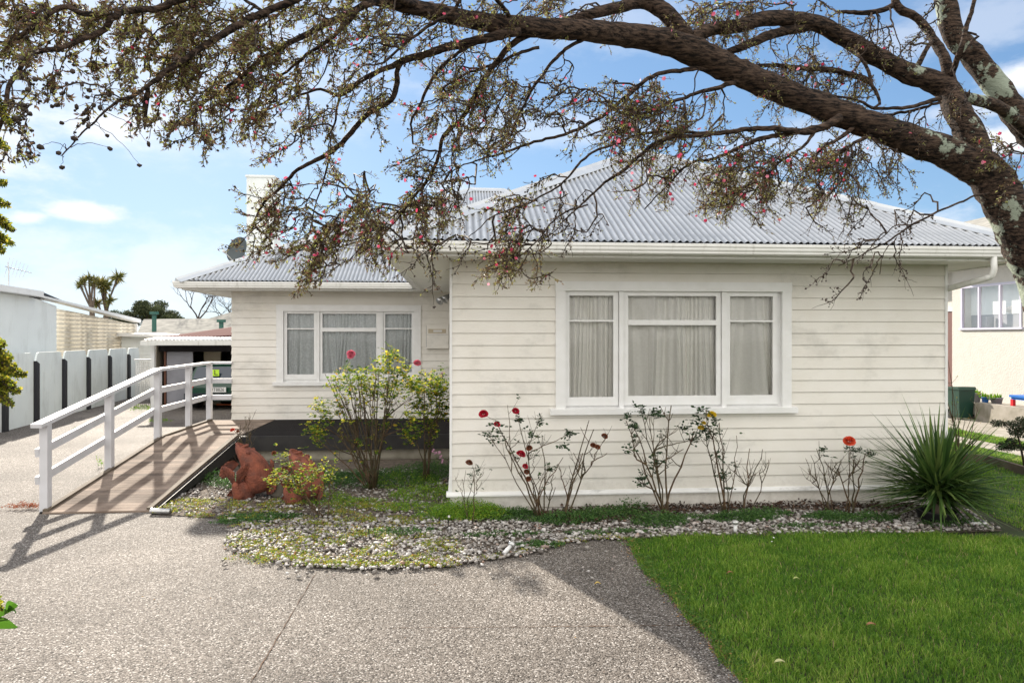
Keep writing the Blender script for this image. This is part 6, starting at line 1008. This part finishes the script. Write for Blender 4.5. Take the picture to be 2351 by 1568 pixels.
# sprays: (column, row, radius x, radius y, depth, sprays, leafiness, capsules, blossoms)
CL = [(60, 60, 90, 70, 1.5, 10, 1.3, .5, 1), (180, 90, 70, 60, 1.55, 10, 1.2, .3, .5), (290, 90, 90, 70, 1.6, 16, 1.2, .3, 1), (420, 60, 90, 60, 1.75, 20, 1.5, .1, .5), (520, 60, 110, 60, 1.85, 22, 1.5, .1, .5), (440, 160, 90, 60, 1.75, 20, 1.4, .2, 2), (520, 200, 90, 70, 1.9, 22, 1.4, .2, 2),
      (600, 90, 90, 70, 2.0, 22, 1.3, .2, 1), (700, 50, 110, 55, 2.1, 24, 1.3, .2, 1), (820, 60, 90, 50, 2.2, 14, 1.1, .2, 1), (560, 250, 70, 50, 1.95, 12, 1.3, .3, 3), (620, 200, 80, 60, 2.05, 14, 1.1, .3, 4), (430, 270, 60, 40, 1.7, 8, 1.2, .5, 2), (350, 240, 50, 40, 1.6, 5, 1., .6, 1), (700, 230, 70, 50, 2.3, 9, 1.1, .3, 3), (730, 290, 40, 50, 2.35, 8, 1.5, .2, 3),
      (650, 300, 50, 40, 2.3, 6, 1., .5, 2), (750, 140, 80, 50, 2.1, 12, 1., .4, 1), (860, 110, 60, 40, 2.2, 8, .8, .5, 1), (960, 90, 70, 40, 2.4, 9, .9, .5, 1), (850, 210, 45, 50, 2.4, 14, 1.3, .4, 1), (900, 60, 60, 40, 2.3, 6, .9, .2, 1), (30, 250, 50, 60, 1.35, 6, .5, .8, 0), (60, 160, 80, 50, 1.4, 8, .9, .7, 1), (20, 330, 50, 40, 1.35, 5, .6, .6, 0), (200, 190, 60, 40, 1.45, 4, .5, .9, 0),
      (640, 470, 50, 60, 2.5, 10, 1.2, .3, 4), (600, 520, 35, 60, 2.5, 7, 1.1, .4, 4), (700, 500, 60, 80, 2.45, 15, 1.2, .3, 4), (720, 570, 60, 50, 2.45, 11, 1.2, .3, 6), (780, 480, 55, 75, 2.45, 12, 1.2, .2, 3), (820, 530, 60, 40, 2.5, 12, 1.2, .2, 5), (770, 600, 50, 30, 2.45, 6, 1.2, .3, 4), (830, 440, 40, 50, 2.4, 12, 1.3, .3, 3), (890, 540, 45, 30, 2.55, 12, 1.3, .2, 6), (870, 480, 30, 50, 2.5, 7, 1., .3, 2),
      (980, 440, 50, 40, 2.6, 14, 1.2, .5, 3), (950, 490, 40, 40, 2.6, 11, 1.1, .6, 3), (1030, 460, 40, 30, 2.6, 10, 1.3, .2, 4), (1050, 400, 60, 40, 2.65, 10, .8, .7, 2), (990, 350, 40, 60, 2.55, 9, .8, .7, 2), (1060, 200, 55, 50, 2.6, 20, 1.5, .2, 4), (1030, 250, 45, 40, 2.6, 14, 1.4, .3, 3), (1110, 130, 60, 40, 2.6, 12, 1.2, .2, 2), (1140, 250, 50, 50, 2.6, 14, 1.2, .3, 1), (1080, 320, 60, 30, 2.65, 8, .7, .8, 2),
      (1180, 330, 60, 40, 2.7, 8, .7, .8, 1), (1170, 180, 40, 60, 2.6, 12, 1.2, .2, 1), (1250, 200, 60, 40, 2.7, 6, .3, .9, 1), (1330, 180, 70, 50, 2.8, 9, .4, 1., 1), (1300, 260, 80, 40, 2.75, 10, .5, 1., 1), (1400, 230, 60, 50, 2.8, 14, .9, .7, 2), (1480, 230, 60, 70, 2.85, 26, 1.3, .4, 3), (1520, 280, 80, 50, 2.85, 24, 1.2, .4, 2), (1600, 250, 70, 60, 2.9, 18, 1., .4, 2), (1450, 300, 60, 40, 2.8, 14, .9, .6, 2),
      (1560, 350, 90, 40, 2.85, 16, 1., .4, 2), (1520, 390, 50, 20, 2.8, 8, 1.2, .2, 3), (1700, 340, 80, 50, 2.9, 26, 1.1, .4, 4), (1720, 400, 70, 50, 2.95, 26, 1.3, .3, 4), (1690, 440, 50, 30, 2.95, 14, 1.4, .2, 4), (1790, 330, 50, 40, 2.95, 12, .9, .5, 2), (1780, 400, 50, 40, 2.95, 10, 1., .5, 1), (1920, 350, 60, 40, 3.0, 24, 1.3, .3, 7), (1970, 390, 60, 40, 3.0, 20, 1.1, .5, 2), (1900, 400, 50, 35, 3.0, 12, 1.1, .5, 2), (2040, 370, 50, 40, 3.0, 9, .6, .8, 0),
      (1830, 130, 70, 50, 3.2, 18, 1.1, .3, 2), (1900, 160, 80, 50, 3.2, 22, 1., .4, 2), (1960, 210, 80, 50, 3.2, 18, .9, .4, 2), (2050, 270, 80, 30, 3.2, 16, .6, .5, 1), (1800, 180, 60, 40, 3.1, 10, 1., .3, 1), (1590, 30, 60, 30, 3.0, 14, 1.3, .2, 3), (1660, 30, 60, 30, 3.05, 18, 1.4, .2, 4), (1740, 20, 60, 30, 3.1, 16, 1.1, .4, 2), (1850, 20, 90, 30, 3.2, 12, .9, .6, 1), (1960, 60, 90, 40, 3.25, 12, .5, .9, 1), (2090, 80, 60, 60, 3.3, 9, .4, 1., 0), (2150, 40, 40, 40, 3.3, 5, .3, 1., 0),
      (1380, 20, 80, 20, 2.8, 8, 1., .2, 1), (1250, 20, 90, 25, 2.65, 12, 1.1, .2, 1), (1130, 15, 80, 25, 2.5, 12, 1.1, .3, 1), (1000, 30, 80, 30, 2.4, 12, 1., .4, 1), (1330, 480, 80, 50, 2.7, 7, .25, .9, 1), (1190, 480, 45, 40, 2.65, 12, 1., .5, 4), (1180, 540, 40, 50, 2.6, 12, 1.2, .2, 6), (1200, 600, 45, 35, 2.6, 9, 1., .5, 2), (1120, 560, 60, 40, 2.6, 7, .25, .9, 0), (1240, 540, 40, 50, 2.65, 6, .5, .7, 1), (1290, 420, 60, 50, 2.7, 7, .4, .9, 1), (950, 580, 50, 30, 2.6, 4, .2, 1., 0), (1000, 560, 60, 30, 2.6, 5, .3, .9, 1),
      (1960, 600, 60, 40, 2.8, 5, .02, 1.2, 0), (2040, 560, 60, 50, 2.85, 6, .02, 1.2, 0), (2090, 500, 60, 40, 2.9, 3, .02, 1.2, 0), (1880, 470, 50, 30, 3.0, 4, .1, 1., 0), (1980, 470, 50, 30, 3.0, 4, .1, 1., 0), (2345, 370, 40, 50, 3.0, 10, 1.3, .3, 5), (2200, 220, 40, 40, 3.2, 5, .4, .8, 0), (2120, 440, 40, 40, 3.05, 2, .0, 1., 0), (450, -10, 200, 20, 1.8, 20, 1.4, .1, 1), (750, -10, 150, 20, 2.1, 16, 1.4, .1, 1), (230, 20, 90, 25, 1.6, 14, 1.3, .2, 1), (100, 10, 80, 20, 1.5, 10, 1.2, .3, 1), (0, 0, 60, 40, 1.5, 8, 1.2, .3, 0)]
tw = MB(); LP, LD, LL, CP_, CS, BP_, BZ = [], [], [], [], [], [], []
nprng = np.random.default_rng(11); nr_ = nprng.normal; un_ = nprng.uniform
base_samp = samp
for (cx_, cy_, rx, ry, zc, ns, lf, cpn, bl_) in CL:
    nr0 = (np.abs(base_samp[:, 0] - cx_) < rx + 260) & (np.abs(base_samp[:, 1] - cy_) < ry + 220); samp = base_samp[nr0] if nr0.sum() > 8 else base_samp
    for s_ in range(int(ns * (.8 if cx_ < 760 and cy_ < 300 else .92))):
        a = un_(0, 6.283); q = math.sqrt(un_(0, 1)); ex, ey = cx_ + rx * q * math.cos(a), cy_ + ry * q * math.sin(a); ez = zc + nr_(0, .10)
        d2 = (samp[:, 0] - ex) ** 2 + ((samp[:, 1] - ey) * 1.0) ** 2 + np.where(samp[:, 0] < ex - 10, 2500, 0) + np.where(samp[:, 1] > ey + 10, 3500, 0) + ((samp[:, 2] - zc) * 250) ** 2
        j = np.argmin(d2 + un_(0, 900, len(d2))); st = samp[j, :3]; dist = math.hypot(ex - st[0], ey - st[1])
        n = max(4, int(dist / 12)); u = np.linspace(0, 1, n + 1)[:, None]; end = np.array([ex, ey, ez]); mid = (st + end) / 2 + np.array([nr_(0, dist * .16), nr_(-.06, .14) * dist, nr_(0, .06)])
        path = (1 - u) ** 2 * st + 2 * u * (1 - u) * mid + u * u * end; path[1:-1, :2] += nr_(0, 2.2, (n - 1, 2))
        samp = np.vstack([samp, np.column_stack([path[1::2], np.full(len(path[1::2]), 3.)])])
        # continue past the end, drooping down and to the left
        ang = math.radians(nr_(128, 28)); m2 = int(un_(5, 11)); ext = []; p = end.copy()
        for k in range(m2): ang += nr_(0, .22); p = p + np.array([math.cos(ang) * 9, math.sin(ang) * 9, nr_(0, .012)]); ext.append(p.copy())
        path = np.vstack([path, ext]); k_ = len(path); rad = np.linspace(.0042 if dist > 40 else .003, .0011, k_) * zc / 2.6; tw.tube(atn(path), rad, 4, cap=False, r=.5)
        st_i = max(1, k_ - int(un_(7, 12)))
        for i in range(st_i, k_):
            for _ in range(2 if un_(0, 1) < .30 else 1):
                ang2 = ang + nr_(0, .62); L = un_(10, 34); sg = 4; pts = [path[i]]; a2 = ang2
                for k in range(sg): a2 += nr_(0, .2); pts.append(pts[-1] + np.array([math.cos(a2) * L / sg, math.sin(a2) * L / sg, nr_(0, .008)]))
                pts = np.array(pts); w3 = atn(pts); tw.tube(w3, [.0013, .0011, .0009, .0008, .0007], 3, cap=False, r=.5)
                nl = int(nprng.poisson(8.5 * lf))
                if nl:
                    t_l = un_(.15, 1.05, nl) * sg; i0 = np.clip(t_l.astype(int), 0, sg - 1); fr_ = (t_l - i0)[:, None]; LP.append(w3[i0] * (1 - fr_) + w3[i0 + 1] * fr_ + nr_(0, .0022, (nl, 3))); dv = w3[-1] - w3[0]; dv = dv / (np.linalg.norm(dv) + 1e-9); LD.append(dv[None] * .7 + nr_(0, .6, (nl, 3))); LL.append(un_(.008, .0155, nl))
                for _c in range(nprng.poisson(1.5 * cpn)): CP_.append(w3[nprng.integers(0, sg + 1)] + nr_(0, .003, 3)); CS.append(un_(.0028, .0046))
        for _b in range(nprng.poisson(bl_ * .36)): BP_.append(atn(path[nprng.integers(st_i, k_)][None] + np.array([[nr_(0, 10), nr_(0, 10), 0]]))[0]); BZ.append(zc)
tw2 = tw
LP, LD, LL = np.concatenate(LP), np.concatenate(LD), np.concatenate(LL); leaves('foliage', LP, LD, LL, LL * .34, M['fleaf'], tree)
# loose capsules near the lens, lower left
for (x, y, z) in ((142, 385, 1.4), (135, 352, 1.4), (252, 342, 1.4), (246, 312, 1.4), (203, 290, 1.4), (68, 262, 1.35), (131, 242, 1.4), (230, 248, 1.4), (170, 318, 1.4), (142, 283, 1.4), (341, 331, 1.5), (320, 380, 1.5), (92, 338, 1.35), (30, 372, 1.35), (64, 206, 1.35), (80, 182, 1.35), (134, 170, 1.4), (166, 165, 1.4), (205, 208, 1.45), (200, 224, 1.45), (215, 242, 1.45), (176, 246, 1.45), (120, 245, 1.4)): CP_.append(atn([(x, y, z)])[0]); CS.append(.0058)
cpp = np.array(CP_[-23:])
for c_ in cpp:
    sw_ = atn(base_samp[:, :3]); samp = base_samp; dd_ = np.linalg.norm(sw_ - c_, axis=1) + np.where(sw_[:, 2] < c_[2] + .01, .5, 0); j = int(np.argmin(dd_)); p1 = (sw_[j] + c_) / 2 + np.array([0, 0, .02]); u_ = np.linspace(0, 1, 9)[:, None]; tw2.tube((1 - u_) ** 2 * sw_[j] + 2 * u_ * (1 - u_) * (p1 + nr_(0, .006, 3)) + u_ * u_ * c_ + nr_(0, .0012, (9, 3)), np.linspace(.0009, .0004, 9), 3, cap=False, r=.5)
CP_, CS = np.array(CP_), np.array(CS); blobs('seed_capsules', CP_, CS, M['capsule'], tree, .95, .12); tw.build('twigs', M['twig'], tree)
BP_ = np.array(BP_); nb_ = len(BP_); k = 5; ang = (np.arange(k) / k * 6.283)[None, :]; nrm = unit(nprng.normal(0, 1, (nb_, 3)) + [[-.2, -.6, 0]]); u1 = unit(np.cross(nrm, nprng.normal(0, 1, (nb_, 3)))); v1 = np.cross(nrm, u1); r_ = (nprng.uniform(.0045, .0085, nb_) * np.clip(np.array(BZ) / 2.6, .55, 1.1))[:, None, None]
cen = np.repeat(BP_, k, 0); dd = (np.cos(ang)[..., None] * u1[:, None] + np.sin(ang)[..., None] * v1[:, None]).reshape(-1, 3); tt_ = (-np.sin(ang)[..., None] * u1[:, None] + np.cos(ang)[..., None] * v1[:, None]).reshape(-1, 3); rr = np.repeat(r_[:, 0], k, 0); nn3 = np.repeat(nrm, k, 0)
V = np.stack([cen, cen + dd * rr * .7 + tt_ * rr * .5 + nn3 * rr * .2, cen + dd * rr * 1.1 + nn3 * rr * .3, cen + dd * rr * .7 - tt_ * rr * .5 + nn3 * rr * .2], 1); quads_mesh('blossoms', V, 4, [(0, 1, 2, 3)], np.repeat(nprng.random(nb_), k), M['blossom'], tree)
# ---------------------------------------------------------------- conifer and leafy sprig at the left edge
cf = thing('conifer', 'golden green conifer whose fronds reach in at the left edge', 'shrub', (float(atn([(-300, 900, 1.15)])[0][0]), float(atn([(-300, 900, 1.15)])[0][1]), 0)); P, D, L = [], [], []; b = MB()
def frond(p0, p1, zc, wd):
    n = 22; a0, a1 = np.array(p0, float), np.array(p1, float); dv = a1 - a0; ln_ = np.linalg.norm(dv); dv /= ln_; pr = np.array([-dv[1], dv[0]]); main = []
    for i in range(n + 1): u = i / n; main.append([*(a0 + dv * ln_ * u + pr * 3 * math.sin(u * 3)), zc + .03 * math.sin(u * 4)])
    b.tube(atn(main), np.linspace(.003, .001, n + 1), 4, cap=False)
    for i in range(2, n):
        for sg in (-1, 1):
            l = wd * math.sin(math.pi * min(.97, (i / n) * .8 + .15)) * random.uniform(.7, 1.1); d = dv * .75 + pr * sg; d /= np.linalg.norm(d); s_ = np.array(main[i]); m = max(3, int(l / 2.2))
            sub = np.array([[*(s_[:2] + d * l * k / m), s_[2] + random.gauss(0, .004)] for k in range(m + 1)]); w3 = atn(sub); b.tube(w3, .0012, 3, cap=False)
            for k in range(m):
                for _ in range(3): P.append(w3[k] + rng.normal(0, .0008, 3)); D.append((w3[k + 1] - w3[k]) / (np.linalg.norm(w3[k + 1] - w3[k]) + 1e-9) + rng.normal(0, .5, 3)); L.append(random.uniform(.004, .008))
for f_ in (((-30, 790), (28, 822), 1.1, 12), ((-40, 800), (50, 858), 1.1, 20), ((-40, 830), (62, 860), 1.1, 16), ((-40, 850), (48, 900), 1.12, 20), ((-40, 870), (30, 930), 1.1, 16), ((-40, 780), (12, 790), 1.15, 14), ((-30, 450), (22, 470), 1.15, 10), ((-30, 480), (34, 530), 1.15, 14), ((-30, 520), (30, 560), 1.15, 12), ((-20, 540), (10, 580), 1.15, 10), ((-30, 410), (16, 420), 1.15, 8), ((-20, 200), (28, 290), 1.2, 10), ((-20, 300), (20, 345), 1.2, 8), ((-20, 1330), (6, 1400), 1.1, 8)): frond(*f_)
c3 = atn([(-300, 900, 1.15)])[0]; c3[2] = 0; b.tube([tuple(c3), (c3[0] + .02, c3[1], 1.2), (c3[0], c3[1] + .02, 2.7)], [.045, .03, .008], 8)
for k in range(130):
    yy = random.uniform(120, 1650); xe = -300 + random.choice((-1, 1)) * random.uniform(90, 235 if yy < 1300 else 250); zz = 1.15 + random.uniform(-.16, .16)
    frond((-300 + random.uniform(-15, 15), yy + random.uniform(10, 60)), (min(xe, -45), yy - random.uniform(-40, 60)), zz, random.uniform(26, 44))
for f_y in (440, 500, 560, 790, 830, 870, 240, 330): b.tube([tuple(atn([(-300, f_y + 40, 1.15)])[0]), tuple(atn([(-170, f_y + 14, 1.13)])[0]), tuple(atn([(-36, f_y, 1.11)])[0])], [.007, .005, .003], 5)
b.build('branches', M['twig'], cf); P, D, L = np.array(P), np.array(D), np.array(L); leaves('foliage', P, D, L, L * .5, M['conifer'], cf)
lsg = thing('leafy_sprig', 'sprig of broad glossy green leaves at the lower left edge', 'plant', tuple(atn([(-60, 1430, 1.2)])[0])); b = MB(); b.tube(atn([(-60, 1460, 1.2), (-30, 1430, 1.2), (10, 1408, 1.2), (24, 1402, 1.2)]), [.003, .0025, .002, .001], 5); b.tube([tuple(atn([(-60, 1460, 1.2)])[0]), (-.98, 1.15, .35), (-.95, 1.2, 0)], .003, 5); b.build('stem', M['leaf_plain'], lsg)
for (x0, y0, x1, y1, w_) in ((16, 1406, 42, 1387, .009), (-20, 1418, 18, 1400, .013), (-22, 1438, 42, 1438, .012), (20, 1402, 38, 1406, .006)):
    a, c = atn([(x0, y0, 1.2)])[0], atn([(x1, y1, 1.18)])[0]; d = c - a; s_ = np.cross(d, [0, 1, .2]); s_ /= np.linalg.norm(s_); V = []; n = 8
    for k in range(n + 1): u = k / n; ww = w_ * math.sin(math.pi * (.03 + .95 * u)) ** .8; p = a + d * u + np.array([0, 0, .008 * math.sin(3.1 * u)]); V += [tuple(p - s_ * ww + [0, -.003, 0]), tuple(p), tuple(p + s_ * ww + [0, -.003, 0])]
    b = MB(); b.add(V, [(3 * k + i, 3 * k + i + 1, 3 * k + i + 4, 3 * k + i + 3) for k in range(n) for i in (0, 1)]); b.build('leaf', M['leaf_plain'], lsg)
for o in bpy.data.objects:
    if '_o' in o: del o['_o']
